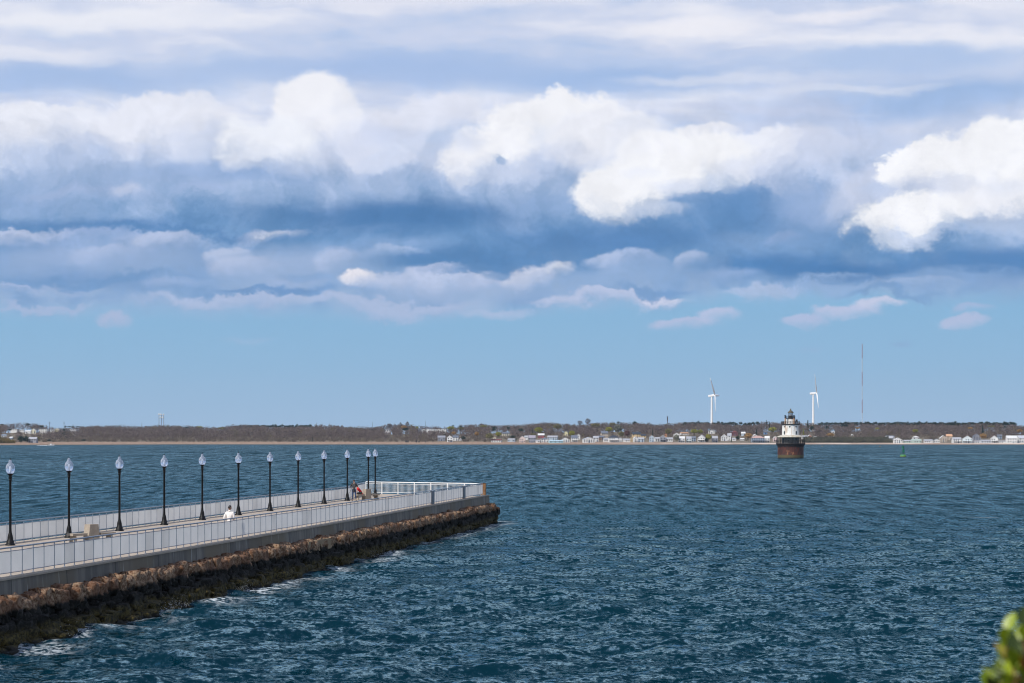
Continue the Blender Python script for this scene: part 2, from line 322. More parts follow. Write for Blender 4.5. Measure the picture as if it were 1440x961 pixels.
# ------------------------------------------------------------------ sea
def make_sea():
    rs = np.random.RandomState(7)
    f2 = 2300.0
    ds = [34.0]
    while ds[-1] < 2950:
        d = ds[-1]; ds.append(d+max(0.11, 0.62*d*d/(HC*f2)))
    d = np.array(ds); us = np.concatenate([np.linspace(-0.42, -0.262, 60)[:-1], np.linspace(-0.262, 0.262, 900), np.linspace(0.262, 0.42, 60)[1:]])
    step = np.maximum(np.gradient(d), d*(us[500]-us[499])*1.0)
    Dg, Ug = np.meshgrid(d, us, indexing='ij'); X0 = Dg*Ug; Y0 = Dg.copy()
    X = X0.copy(); Y = Y0.copy(); Z = np.zeros_like(X0)
    n = 90
    lam = np.exp(rs.uniform(math.log(0.6), math.log(6.5), n))
    th = R(100)+rs.normal(0, R(38), n)       # wind chop running in from ahead, slightly to the right
    for L, t in zip(lam, th):
        k = 2*math.pi/L; kx, ky = k*math.cos(t), k*math.sin(t)
        slope = 0.037*(1.0 if L > 1.5 else 0.8)*math.exp(-max(0, L-6)/3)
        a = slope/k
        fade = np.clip((L/step-2.2)/2.5, 0, 1)[:, None]
        ph = kx*X0+ky*Y0+rs.uniform(0, 6.28)
        # groups of higher and lower waves
        gk = k*0.11; env = 0.75+0.5*np.sin(gk*(math.cos(t+1.2)*X0+math.sin(t+0.9)*Y0)+rs.uniform(0, 6.28))
        A = a*fade*env
        Z += A*np.cos(ph); s = A*np.sin(ph)*0.85
        X -= s*math.cos(t); Y -= s*math.sin(t)
    edge = np.clip((0.41-np.abs(Ug))/0.06, 0, 1)*np.clip((Dg-36)/8, 0, 1)
    Z *= edge; X = X0+(X-X0)*edge; Y = Y0+(Y-Y0)*edge
    nd, nu = X.shape
    Vv = np.stack([X, Y, Z], -1).reshape(-1, 3)
    i = np.arange(nd-1)[:, None]*nu+np.arange(nu-1)[None, :]
    Fq = np.stack([i, i+1, i+nu+1, i+nu], -1).reshape(-1, 4)
    # flat surroundings, butted against the detailed sheet
    o = len(Vv); u0 = us[0]; d0, d1 = d[0], d[-1]
    ext = np.array([[-4000, d0*1.0, 0], [d0*u0, d0, 0], [d1*u0, d1, 0], [-4000, d1, 0],
                    [4000, d0, 0], [-d0*u0, d0, 0], [-d1*u0, d1, 0], [4000, d1, 0],
                    [-4000, -300, 0], [4000, -300, 0]], float)
    Vv = np.vstack([Vv, ext])
    Fe = np.array([[o, o+1, o+2, o+3], [o+5, o+4, o+7, o+6]])
    me = np_mesh('sea', Vv, np.vstack([Fq, Fe]), None, True)
    bm = bmesh.new(); bm.from_mesh(me); bm.verts.ensure_lookup_table()
    bm.faces.new([bm.verts[o+8], bm.verts[o+9], bm.verts[o+4], bm.verts[o+5], bm.verts[o+1], bm.verts[o]])
    bm.to_mesh(me); bm.free(); me.update()
    return me

m, h, out = new_mat('sea water')
P = h.n('ShaderNodeNewGeometry'); pos = P.outputs['Position']; nrm = P.outputs['Normal']
px_, py_, pz_ = h.sep(pos)
flat = h.comb(px_, py_, 0.0)
def slope(scale, detail, rough, off, k):
    hn = h.n('ShaderNodeTexNoise'); hn.noise_dimensions = '2D'
    h.link(h.v('ADD', flat, (off, off*1.7, 0)), hn.inputs['Vector']); hn.inputs['Scale'].default_value = scale
    hn.inputs['Detail'].default_value = detail; hn.inputs['Roughness'].default_value = rough
    return h.v('MULTIPLY', h.v('SUBTRACT', hn.outputs['Color'], (0.5, 0.5, 0.5)), (k*0.75, k, 0))
dist = h.v('LENGTH', pos)
s = h.v('ADD', slope(0.75, 2, 0.5, 3.1, 1.9), slope(3.4, 3, 0.6, 11.3, 2.5))
farf = h.ss(dist, 120.0, 600.0)
s = h.v('ADD', s, h.v('SCALE', slope(0.22, 2, 0.6, 23.0, 1.4), scale=farf))
gust = h.noise(h.v('MULTIPLY', flat, (0.6, 0.35, 1)), 0.02, 3, 0.6)       # wind patches roughen the water
vfar = h.ss(dist, 350.0, 1200.0); mid_ = h.ss(dist, 90.0, 350.0)
def streak(sx_, sy2, sc, off, det):           # windrows lying downwind
    return h.m('SUBTRACT', h.noise(h.v('MULTIPLY', h.v('ADD', flat, (off, off*3.1, 0)), (sx_, sy2, 1)), sc, det, 0.72), 0.5)
sk_ = h.m('ADD', h.m('MULTIPLY', streak(1, 0.12, 0.55, 7.0, 3), h.m('MULTIPLY', mid_, 2.6)), h.m('MULTIPLY', streak(1, 0.035, 0.22, 31.0, 4), h.m('MULTIPLY', vfar, 3.6)))
s = h.v('ADD', s, h.comb(0.0, h.m('ADD', sk_, h.m('MULTIPLY', mid_, -0.12)), 0.0))
s = h.v('SCALE', s, scale=h.m('MULTIPLY_ADD', gust, 1.3, 0.35))
N = h.v('NORMALIZE', h.v('ADD', nrm, s))
deep = h.mix(h.ss(gust, 0.35, 0.65), (0.0008, 0.016, 0.026, 1), (0.0012, 0.022, 0.034, 1))
# foam: scattered white horses, and a churned line along the toe of the pier
fx = h.v('MULTIPLY', flat, (0.35, 0.9, 1))
f1 = h.noise(fx, 0.16, 2, 0.5); f2 = h.noise(h.v('MULTIPLY', flat, (0.8, 1.5, 1)), 1.9, 4, 0.65)
caps = h.m('MULTIPLY', h.ss(f1, 0.735, 0.76), h.ss(f2, 0.50, 0.58))
shd = h.m('ADD', h.m('SUBTRACT', h.m('MULTIPLY_ADD', py_, -B, px_), A_TOE), h.ss(py_, 120.0, 190.0, 0.0, 1.6))           # metres out from the toe
ntoe = h.m('MULTIPLY', h.ss(shd, 2.6, 0.0), h.ss(shd, -2.5, -1.5)); inpier = h.ss(py_, 211.0, 207.5)
tf = h.noise(h.v('MULTIPLY', flat, (1, 0.6, 1)), 0.35, 2, 0.5); tn = h.noise(flat, 3.0, 5, 0.7)
toef = h.m('MULTIPLY', h.m('MULTIPLY', ntoe, inpier), h.m('MULTIPLY', h.ss(tf, 0.42, 0.60), h.ss(tn, 0.44, 0.60)))
foam = h.m('MAXIMUM', h.m('MULTIPLY', caps, 0.8), h.m('MULTIPLY', toef, 0.85))
df = h.n('ShaderNodeBsdfDiffuse'); h.link(deep, df.inputs['Color']); h.link(nrm, df.inputs['Normal'])
gl = h.n('ShaderNodeBsdfGlossy'); gl.inputs['Color'].default_value = (0.56, 0.85, 0.95, 1); gl.inputs['Roughness'].default_value = 0.07; h.link(N, gl.inputs['Normal']); h.link(h.m('MULTIPLY_ADD', farf, 0.2, 0.07), gl.inputs['Roughness'])
fr = h.n('ShaderNodeFresnel'); fr.inputs['IOR'].default_value = 1.333; h.link(N, fr.inputs['Normal'])
m1 = h.n('ShaderNodeMixShader'); h.link(h.m('MULTIPLY', h.m('MULTIPLY', fr.outputs[0], 0.68), h.m('MINIMUM', h.m('MAXIMUM', h.m('MULTIPLY_ADD', sk_, 1.7, 0.95), 0.35), 1.7)), m1.inputs[0]); h.link(df.outputs[0], m1.inputs[1]); h.link(gl.outputs[0], m1.inputs[2])
fo = h.n('ShaderNodeBsdfDiffuse'); fo.inputs['Color'].default_value = (0.62, 0.67, 0.70, 1)
m2 = h.n('ShaderNodeMixShader'); h.link(foam, m2.inputs[0]); h.link(m1.outputs[0], m2.inputs[1]); h.link(fo.outputs[0], m2.inputs[2])
h.link(m2.outputs[0], out.inputs[0])
M_SEA = m
me = make_sea(); me.materials.append(M_SEA)
tag(link('sea', me), 'choppy dark teal blue water of the bay', 'sea', kind='structure')
# ------------------------------------------------------------------ materials of the pier
M_CONC = mat('weathered concrete', (0.20, 0.19, 0.165), 0.9, col2=(0.12, 0.115, 0.10), scale=0.9, bump=0.4, bscale=30, stretch=(1, 1, 0.35))
M_CAP = mat('pale concrete coping', (0.36, 0.31, 0.25), 0.9, col2=(0.29, 0.25, 0.20), scale=1.5)
M_DECK = mat('sandy concrete deck', (0.40, 0.335, 0.265), 0.9, col2=(0.33, 0.275, 0.22), scale=0.6)
def panel_mat(name, c, c2):
    m, h, out = new_mat(name); f = h.ss(h.noise(h.n('ShaderNodeNewGeometry').outputs['Position'], 0.8, 3, 0.6), 0.35, 0.65); cc = h.mix(f, c+(1,), c2+(1,))
    d = h.n('ShaderNodeBsdfDiffuse'); t = h.n('ShaderNodeBsdfTranslucent'); mx = h.n('ShaderNodeMixShader'); mx.inputs[0].default_value = 0.5
    h.link(cc, d.inputs[0]); h.link(cc, t.inputs[0]); h.link(d.outputs[0], mx.inputs[1]); h.link(t.outputs[0], mx.inputs[2]); h.link(mx.outputs[0], out.inputs[0]); return m
M_PANEL = panel_mat('pale mesh panel', (0.90, 0.89, 0.87), (0.86, 0.85, 0.83))
M_PANEL2 = panel_mat('dulled mesh panel', (0.84, 0.83, 0.81), (0.78, 0.77, 0.75))
M_RAIL = mat('galvanised steel', (0.30, 0.34, 0.40), 0.42, 0.5, var=0.2)
M_WHITE = mat('white painted steel', (0.80, 0.79, 0.77), 0.5, var=0.05)
M_RUST = mat('rusty steel', (0.16, 0.065, 0.025), 0.85, col2=(0.24, 0.13, 0.06), scale=6)
M_BLACK = mat('black painted iron', (0.004, 0.004, 0.005), 0.5, var=0.2, spec=0.25)
M_BENCH = mat('bench concrete', (0.36, 0.305, 0.24), 0.9, col2=(0.29, 0.245, 0.195), scale=3)
M_TIMBER = mat('wet timber', (0.13, 0.095, 0.05), 0.8, col2=(0.06, 0.05, 0.03), scale=3)

# stones: rusty brown above, a black band of algae with undercut shade painted in, olive weed at the foot
m, h, out = new_mat('breakwater stone')
g = h.n('ShaderNodeNewGeometry'); pos = g.outputs['Position']; x_, y_, z_ = h.sep(pos)
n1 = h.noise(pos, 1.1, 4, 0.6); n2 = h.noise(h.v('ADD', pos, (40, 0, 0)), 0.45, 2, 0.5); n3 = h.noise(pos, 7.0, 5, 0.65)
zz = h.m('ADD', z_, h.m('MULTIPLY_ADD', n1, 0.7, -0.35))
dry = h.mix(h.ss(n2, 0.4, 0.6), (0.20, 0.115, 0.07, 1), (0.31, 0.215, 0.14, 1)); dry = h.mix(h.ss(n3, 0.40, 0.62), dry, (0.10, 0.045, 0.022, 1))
algae_shade = h.mix(h.ss(n3, 0.50, 0.75), (0.005, 0.005, 0.004, 1), (0.055, 0.050, 0.044, 1))
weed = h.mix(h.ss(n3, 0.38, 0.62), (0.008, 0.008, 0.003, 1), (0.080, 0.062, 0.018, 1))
cst = h.mix(h.ss(zz, 1.36, 1.16), dry, algae_shade); cst = h.mix(h.ss(zz, 0.75, 0.45), cst, weed); cst = h.mix(h.ss(zz, 0.16, -0.02), cst, (0.012, 0.012, 0.01, 1))
p = h.n('ShaderNodeBsdfPrincipled'); h.link(cst, p.inputs['Base Color'])
p.inputs['Roughness'].default_value = 0.85; p.inputs['Specular IOR Level'].default_value = 0.2
bp = h.n('ShaderNodeBump'); bp.inputs['Strength'].default_value = 0.9; bp.inputs['Distance'].default_value = 0.08
h.link(h.noise(pos, 5.0, 6, 0.65), bp.inputs['Height']); h.link(bp.outputs[0], p.inputs['Normal']); h.link(p.outputs[0], out.inputs[0])
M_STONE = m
# streaked concrete face
m, h, out = new_mat('streaked seawall face')
g = h.n('ShaderNodeNewGeometry'); pos = g.outputs['Position']
st = h.noise(h.v('MULTIPLY', pos, (1, 1, 0.12)), 1.6, 4, 0.6); s2 = h.noise(h.v('MULTIPLY', pos, (2.4, 2.4, 0.10)), 2.6, 2, 0.5); s3 = h.noise(pos, 0.22, 2, 0.5)
c1 = h.mix(h.ss(st, 0.38, 0.62), (0.115, 0.110, 0.098, 1), (0.215, 0.20, 0.172, 1)); c1 = h.mix(h.ss(s3, 0.45, 0.62), c1, (0.16, 0.135, 0.095, 1))
c1 = h.mix(h.m('MULTIPLY', h.ss(s2, 0.66, 0.72), 0.7), c1, (0.46, 0.47, 0.46, 1))
yj = h.sep(pos)[1]; fr_ = h.m('ABSOLUTE', h.m('SUBTRACT', h.m('FRACT', h.m('DIVIDE', yj, 6.1)), 0.5)); c1 = h.mix(h.m('MULTIPLY', h.ss(fr_, 0.489, 0.493), 0.75), c1, (0.03, 0.03, 0.028, 1))   # pour joints
bay_ = h.n('ShaderNodeTexWhiteNoise'); bay_.noise_dimensions = '1D'; h.link(h.m('FLOOR', h.m('ADD', h.m('DIVIDE', yj, 6.1), 0.0)), bay_.inputs['W']); c1 = h.mix(h.m('MULTIPLY', bay_.outputs[0], 0.35), c1, (0.07, 0.068, 0.062, 1))
p = h.n('ShaderNodeBsdfPrincipled'); p.inputs['Roughness'].default_value = 0.9; h.link(c1, p.inputs['Base Color']); h.link(p.outputs[0], out.inputs[0])
M_FACE = m


# ------------------------------------------------------------------ pier body
A_N, A_F, A_L = -31.7, -42.3, -41.4           # near rail, far rail, lamps
D0 = 62.0
pier = thing('pier', 'concrete walkway pier on a brown and black stone breakwater jutting into the bay', 'pier', (0, 0, 0))
def strip(prof, d0, d1, step, ends=True):
    """sweep an (offset, height above deck) outline along the pier"""
    mb = MB(); ds = np.arange(d0, d1-step*0.4, step).tolist()+[d1]; n = len(prof); vs = []
    for d in ds:
        for a, z in prof: p = PX(a+(sh(d) if a > -36 else 0), d, zdeck(d)+z); vs.append(tuple(p))
    fs = []
    for k in range(len(ds)-1):
        for i in range(n): j = (i+1) % n; fs.append((k*n+i, k*n+j, (k+1)*n+j, (k+1)*n+i))
    fs += [tuple(range(n)), tuple(range(len(vs)-1, len(vs)-1-n, -1))]
    mb.add(vs, fs); return mb
# deck with its head wider than the rest on the far side
strip([(A_F-0.45, 0.0), (A_N+0.02, 0.0), (A_N+0.02, -0.5), (A_F-0.45, -0.5)], D0, D_END, 6).build('deck', M_DECK, pier)
hd = MB(); zt = zdeck(205)
P4 = [PX(A_F-0.45, 196.5), Vector((-14.4, 198, 0)), Vector((-14.4, 214.6, 0)), Vector((-13.4, 214.6, 0)), PX(A_N-0.3, D_END-0.1, 0)]
q = [(p.x, p.y) for p in P4]
hd.add([(x, y, zt-0.012) for x, y in q]+[(x, y, -0.5) for x, y in q], [(0, 1, 2, 3, 4), (9, 8, 7, 6, 5)]+[(i, 5+i, 5+(i+1) % 5, (i+1) % 5) for i in range(5)])
hd.build('head_slab', M_DECK, pier)
kf = strip([(A_N+0.0, 0.10), (A_N+0.50, 0.10), (A_N+0.50, 0.03), (A_N+0.0, 0.03)], D0, D_END, 6).build('coping', M_CAP, pier)
wf = MB(); ds = list(np.arange(D0, D_END, 3.0))+[D_END]
vs = []
for d in ds:
    b_ = 0.50
    for a, z in ((A_N+0.03, 0.028), (A_N+0.44, 0.028), (A_N+0.48, -0.72), (A_N+0.03, -0.72)): vs.append(tuple(PX(a+sh(d), d, zdeck(d)+z)))
fs = []
for k in range(len(ds)-1):
    for i in range(4): j = (i+1) % 4; fs.append((k*4+i, k*4+j, (k+1)*4+j, (k+1)*4+i))
fs += [(0, 1, 2, 3), tuple(len(vs)-1-i for i in range(4))]
wf.add(vs, fs); wf.build('parapet_face', M_FACE, pier)
# rubble core hidden behind the stones
core = MB(); vs = []
for d in (D0, 110.0, 150.0, 185.0, D_END-0.4):
    for a, z in ((A_F-0.6, 1.5), (A_N+0.55+sh(d), 1.5), (toe(d)-1.0, -0.6), (A_F-2.2, -0.6)): vs.append(tuple(PX(a, d, z)))
core.add(vs, [(0, 1, 2, 3), (19, 18, 17, 16)]+[(k*4+i, k*4+i+4, k*4+(i+1) % 4+4, k*4+(i+1) % 4) for k in range(4) for i in range(4)])
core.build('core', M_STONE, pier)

def stone_mesh(seed):
    rs = random.Random(seed); bm = bmesh.new(); bmesh.ops.create_cube(bm, size=1.0)
    bmesh.ops.subdivide_edges(bm, edges=bm.edges, cuts=3, use_grid_fill=True)
    off = Vector((rs.uniform(-50, 50), rs.uniform(-50, 50), rs.uniform(-50, 50)))
    from mathutils import noise
    for v in bm.verts:
        s_ = v.co.normalized()*0.62; v.co = v.co*0.68+s_*0.32
        v.co += noise.noise_vector(v.co*2.0+off)*0.22+noise.noise_vector(v.co*5+off)*0.10
    vs = np.array([v.co[:] for v in bm.verts]); fs = np.array([[v.index for v in f.verts] for f in bm.faces]); bm.free()
    return vs, fs
STONES = [stone_mesh(i) for i in range(14)]
def stones(items):
    V_, F_ = [], []; o = 0
    for (c, sx, sy, sz, rz, tilt, k) in items:
        vs, fs = STONES[k % 14]
        M = Matrix.Rotation(rz, 3, 'Z') @ Matrix.Rotation(tilt, 3, 'Y')
        a = (vs*np.array([sx, sy, sz])) @ np.array(M).T+np.array(c); V_.append(a); F_.append(fs+o); o += len(a)
    return np.vstack(V_), np.vstack(F_)
rs = random.Random(11)
ang = -math.atan(B)
def course(a, z, dep, hgt, l0, l1, jit, d0=D0, d1=D_END-0.5, skip=0.0, tall=0.25, ov=0.86):
    items = []; d = d0
    while d < d1:
        L = rs.uniform(l0, l1)
        if rs.random() > skip:
            hh = hgt*rs.uniform(1-tall, 1+tall)
            aa = (A_N+0.80+sh(d))*(1-a)+toe(d)*a; p = PX(aa+rs.uniform(-jit, jit), d+L/2, z+rs.uniform(-0.08, 0.08))
            items.append((tuple(p), dep*rs.uniform(0.85, 1.2), L*1.04, hh, ang+rs.uniform(-0.12, 0.12), rs.uniform(-0.12, 0.16), rs.randrange(14)))
        d += L*ov
    return items
def endrow(off, z, dep, hgt, a0, a1):
    items = []; a = a0
    while a < a1:
        L = rs.uniform(0.7, 1.3); p = PX(a+L/2, D_END+off+rs.uniform(-0.15, 0.15), z)
        items.append((tuple(p), L*1.05, dep, hgt*rs.uniform(0.8, 1.2), ang+rs.uniform(-0.1, 0.1), rs.uniform(-0.1, 0.1), rs.randrange(14))); a += L*0.93
    return items
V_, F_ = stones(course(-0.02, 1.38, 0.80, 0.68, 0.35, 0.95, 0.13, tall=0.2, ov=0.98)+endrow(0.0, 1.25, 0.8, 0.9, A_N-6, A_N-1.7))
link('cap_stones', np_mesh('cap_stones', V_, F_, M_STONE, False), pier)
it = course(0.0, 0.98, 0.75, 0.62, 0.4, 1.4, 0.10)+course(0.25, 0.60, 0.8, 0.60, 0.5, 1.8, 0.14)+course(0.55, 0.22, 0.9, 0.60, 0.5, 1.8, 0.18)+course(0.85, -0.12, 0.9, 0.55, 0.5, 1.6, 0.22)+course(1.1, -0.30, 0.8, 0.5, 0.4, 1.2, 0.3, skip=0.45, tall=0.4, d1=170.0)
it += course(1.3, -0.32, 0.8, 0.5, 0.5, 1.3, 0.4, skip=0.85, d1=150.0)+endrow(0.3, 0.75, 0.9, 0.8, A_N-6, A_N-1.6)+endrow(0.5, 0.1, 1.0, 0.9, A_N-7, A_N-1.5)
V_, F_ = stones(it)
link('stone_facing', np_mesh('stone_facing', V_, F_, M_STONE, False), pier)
# one squared block let into the cap, and one at the corner
for d, L, hh in ((132.5, 6.0, 0.62), (203.7, 2.2, 0.95)):
    mb = MB(); c = PX(A_N+0.80+sh(d)+(-0.25 if d > 150 else 0), d, 1.40 if d < 150 else 1.35); mb.box(c, (0.86, L, hh), ang); mb.build('squared_block', mat('dressed brown block', (0.27, 0.19, 0.11), 0.9, col2=(0.20, 0.14, 0.08), scale=1.5) if d < 150 else bpy.data.materials['dressed brown block'], pier)
mb = MB(); mb.tube(PX(A_N-0.6, D_END-0.2, 0.72), PX(A_N+0.42, D_END-0.3, 0.70), 0.24, n=10)
tag(mb.build('fender_log', M_TIMBER), 'short brown timber stub sticking out of the end of the breakwater', 'timber stub')

# ------------------------------------------------------------------ railings
def rail_path(name, pts, label, group, z0, spacing, panel_m, height=1.07, gap=0.13):
    """pts: plan polyline. posts, top rail, mid rail and bottom rail, one infill panel per bay"""
    t = thing(name, label, 'railing', (pts[0][0], pts[0][1], 0), 0, group); o = Vector((pts[0][0], pts[0][1], 0))
    top, mid, bot = MB(), MB(), MB(); rr = random.Random(hash(len(pts))+3); first = True; pm = None; bay = 0
    for (ax, ay), (bx, by) in zip(pts[:-1], pts[1:]):
        a, b = Vector((ax, ay, 0)), Vector((bx, by, 0)); n = max(1, round((b-a).length/spacing)); dz = lambda p: z0(p.y)
        ks = [a.lerp(b, i/n)-o for i in range(n+1)]
        dirn = (b-a).normalized(); rz = math.atan2(dirn.y, dirn.x)
        wob = [rr.uniform(-0.012, 0.012) for _ in ks]
        for i, p in enumerate(ks):
            z = dz(p+o)
            if i < n or (b-Vector((pts[-1][0], pts[-1][1], 0))).length < 0.01:
                mb = MB(); mb.tube((0, 0, -0.06), (0, 0, height-0.02), 0.022, n=6); mb.box((0, 0, 0.005), (0.10, 0.10, 0.012))
                if pm is None: pm = mb.mesh('post', M_RAIL)
                link('post', pm, t, (p.x, p.y, z))
            if i < n:
                q = ks[i+1]; zq = dz(q+o)
                for mbb, hgt, r in ((top, height, 0.036), (mid, height-gap+wob[i]*0, 0.018), (bot, 0.12, 0.018)):
                    w0 = wob[i] if hgt != height else 0; w1_ = wob[i+1] if hgt != height else 0
                    mbb.tube((p.x, p.y, z+hgt+w0), (q.x, q.y, zq+hgt+w1_), r, n=6)
                pn = MB(); e = 0.035; L = (q-p).length; d_ = (q-p).normalized(); nn = Vector((-d_.y, d_.x, 0))*0.008
                u, v_ = d_*e, d_*(L-e); zt_, zb_ = height-gap-0.02, 0.14
                z1 = z-z0(o.y)*0; c = [(u, zb_+0), (v_, zb_+zq-z), (v_, zt_+zq-z+wob[i+1]), (u, zt_+wob[i])]
                pn.add([tuple(w+nn*s_+Vector((0, 0, k))) for s_ in (-1, 1) for w, k in c], [(0, 1, 2, 3), (7, 6, 5, 4), (0, 4, 5, 1), (1, 5, 6, 2), (2, 6, 7, 3), (3, 7, 4, 0)])
                pn.build('infill_panel', panel_m if rr.random() > 0.13 else M_PANEL2, t, (p.x, p.y, z)); bay += 1
    top.build('handrail', M_RAIL, t); mid.build('mid_rail', M_RAIL, t); bot.build('bottom_rail', M_RAIL, t)
    return t
zc = lambda y: zdeck(y)+0.10
pa, pb, pc_ = PX(A_N, 86.0-1.2*3), PX(A_N, 178.4), PX(A_N-0.25, D_END-0.5)
# near railing broken by two grey cabinets-like wide posts
box_d = [f for f in ()]
def ax_at(x, a): return F*a/(x-720-F*B)
d1, d2 = ax_at(607, A_N-0.42), ax_at(651.5, A_N-0.58)
rail_path('railing', [PX(A_N, 83.0)[:2], PX(A_N, 145.0)[:2], PX(A_N+sh(d1-0.25), d1-0.25)[:2]], 'long grey railing with white panels along the near edge of the pier', 'panelled railings of the pier', zc, 1.2, M_PANEL)
rail_path('railing', [PX(A_N+sh(d1), d1+0.6)[:2], PX(A_N+sh(d2), d2-0.35)[:2]], 'short panelled railing between the two grey steel gate posts near the pier end', 'panelled railings of the pier', zc, 1.2, M_PANEL)
rail_path('railing', [PX(A_N+sh(d2), d2+0.6)[:2], PX(A_N+sh(204), D_END-1.1)[:2]], 'last panelled railing between the gate post and the rusty corner post', 'panelled railings of the pier', zc, 1.2, M_PANEL)
zf = lambda y: zdeck(y)
rail_path('railing', [PX(A_F, 109.0)[:2], PX(A_F, 195.0)[:2]], 'long panelled railing along the far edge of the pier behind the lamp posts', 'panelled railings of the pier', zf, 1.2, M_PANEL)
rail_path('railing', [(-14.05, 195.6), (-13.75, 212.6)], 'white topped panelled railing at the far corner behind the fishing man', 'panelled railings of the pier', zf, 1.3, M_PANEL)
for d, lab in ((d1, 'grey steel gate post in the near railing beside the long run of panels'), (d2, 'grey steel gate post in the near railing nearer the rusty corner post')):
    t = thing('gate_post', lab, 'gate post', PX(A_N+sh(d)+0.02, d, zc(d)), ang, 'grey gate posts in the near railing')
    mb = MB(); mb.box((0, 0, 0.53), (0.16, 0.95, 1.02)); mb.build('housing', mat('dull zinc', (0.17, 0.19, 0.22), 0.5, 0.3, col2=(0.11, 0.125, 0.15), scale=4, stretch=(1, 1, .3)) if d == d1 else bpy.data.materials['dull zinc'], t)
    mb = MB(); mb.box((0.0, 0, 1.055), (0.20, 1.0, 0.03)); mb.build('cap', M_RAIL, t)
    mb = MB(); mb.box((0.0, 0, 0.008), (0.22, 1.02, 0.016)); mb.build('base_plate', M_RUST, t)
t = thing('corner_post', 'rusty steel corner post at the tip of the pier', 'post', PX(A_N+sh(D_END)+0.02, D_END-0.6, zc(D_END)), ang)
mb = MB(); mb.box((0, 0, 0.52), (0.42, 0.34, 1.04)); mb.build('housing', M_RUST, t)
mb = MB(); mb.box((0, 0, 1.055), (0.47, 0.39, 0.03)); mb.build('cap', mat('darker rust', (0.07, 0.035, 0.02), 0.9), t)
# white baluster railing across the head
t = thing('baluster_railing', 'white open railing with thin balusters across the end of the pier', 'railing', (-13.7, 213.4, zdeck(205)))
A_, B_ = Vector((0, 0, 0)), Vector((-2.75+13.7, 204.9-213.4, 0)); n = 7; zt_ = 1.10
tr, br, bl = MB(), MB(), MB()
tr.tube(A_+Vector((0, 0, zt_)), B_+Vector((0, 0, zt_)), 0.042, n=8); tr.build('handrail', M_WHITE, t)
br.tube(A_+Vector((0, 0, 0.95)), B_+Vector((0, 0, 0.95)), 0.02, n=6); br.tube(A_+Vector((0, 0, 0.14)), B_+Vector((0, 0, 0.14)), 0.022, n=6); br.build('lower_rails', M_WHITE, t)
pm = None
for i in range(n+1):
    p = A_.lerp(B_, i/n)
    if pm is None: mb = MB(); mb.box((0, 0, zt_/2), (0.08, 0.08, zt_)); pm = mb.mesh('post', M_WHITE)
    link('post', pm, t, p)
bm_ = None
for i in range(98):
    if i % 14 == 0: continue
    if bm_ is None: mb = MB(); mb.tube((0, 0, 0.14), (0, 0, 0.95), 0.013, n=5); bm_ = mb.mesh('baluster', M_WHITE)
    link('baluster', bm_, t, A_.lerp(B_, i/98))

# ------------------------------------------------------------------ lamps
def glass_mat():
    m, h, out = new_mat('frosted acrylic globe')
    d = h.n('ShaderNodeBsdfPrincipled'); d.inputs['Base Color'].default_value = (0.66, 0.74, 0.88, 1); d.inputs['Roughness'].default_value = 0.18
    d.inputs['Transmission Weight'].default_value = 0.75; d.inputs['IOR'].default_value = 1.2
    h.link(d.outputs[0], out.inputs[0]); return m
M_GLOBE = glass_mat()
M_BULB = mat('lamp core', (0.85, 0.86, 0.88), 0.4, var=0.03)
def make_lamp():
    t = thing('street_lamp', 'x', 'street lamp', (0, 0, 0), 0, 'black lamp posts with acorn globes along the pier')
    mb = MB(); mb.lathe([(0.25, 0), (0.25, 0.07), (0.20, 0.09), (0.19, 0.22), (0.145, 0.28), (0.135, 0.42), (0.105, 0.56), (0.085, 0.62)], n=12); mb.build('base', M_BLACK, t)
    mb = MB(); mb.lathe([(0.082, 0.60), (0.066, 0.8), (0.056, 3.20), (0.082, 3.23), (0.082, 3.28), (0.055, 3.31)], n=10); mb.build('pole', M_BLACK, t)
    mb = MB(); mb.lathe([(0.055, 3.30), (0.10, 3.36), (0.07, 3.43), (0.085, 3.48), (0.145, 3.53), (0.15, 3.575)], n=12); f = mb.build('collar', M_BLACK, t)
    gl_ = [(0.135, 3.575), (0.19, 3.64), (0.222, 3.73), (0.232, 3.83), (0.218, 3.93), (0.17, 4.03), (0.105, 4.09), (0.078, 4.13), (0.088, 4.18), (0.07, 4.23), (0.02, 4.26)]
    mb = MB(); mb.lathe(gl_, n=16); g_ = mb.build('globe', M_GLOBE, t)
    mb = MB(); mb.lathe([(0.03, 3.58), (0.045, 3.70), (0.05, 3.85), (0.03, 3.93)], n=8); mb.build('bulb', M_BULB, g_)
    mb = MB(); mb.lathe([(0.018, 4.24), (0.025, 4.28), (0.005, 4.36)], n=6); mb.build('finial', M_BLACK, t)
    return t
lamps = [14.5, 97, 168, 231, 284.5, 335.3, 379.7, 419.3, 455.8, 488.4, 518]
near_what = ['leftmost black lamp post, at the left edge of the photo', 'black lamp post just left of the wide concrete bench', 'black lamp post just right of the wide concrete bench',
    'fourth black lamp post from the left, between bench and walking figure', 'black lamp post left of the person in white', 'black lamp post immediately right of the person in white',
    'seventh black lamp post from the left, along the far railing', 'eighth black lamp post from the left, along the far railing', 'black lamp post next before the fishing man',
    'black lamp post just left of the fishing man', 'black lamp post rising behind the far concrete seat block']
L0 = make_lamp()
for i, (x, lab) in enumerate(zip(lamps, near_what)):
    d = ax_at(x, A_L); p = PX(A_L, d, zdeck(d)); rzz = (i*1.7) % 6
    if i == 0: L0.location = p; L0['label'] = lab
    else: dup(L0, p, rzz, lab)
dup(L0, ((527.7-720)*203/F, 203.0, zdeck(203)), 0.4, 'rightmost black lamp post, by the white baluster railing').name = 'street_lamp'

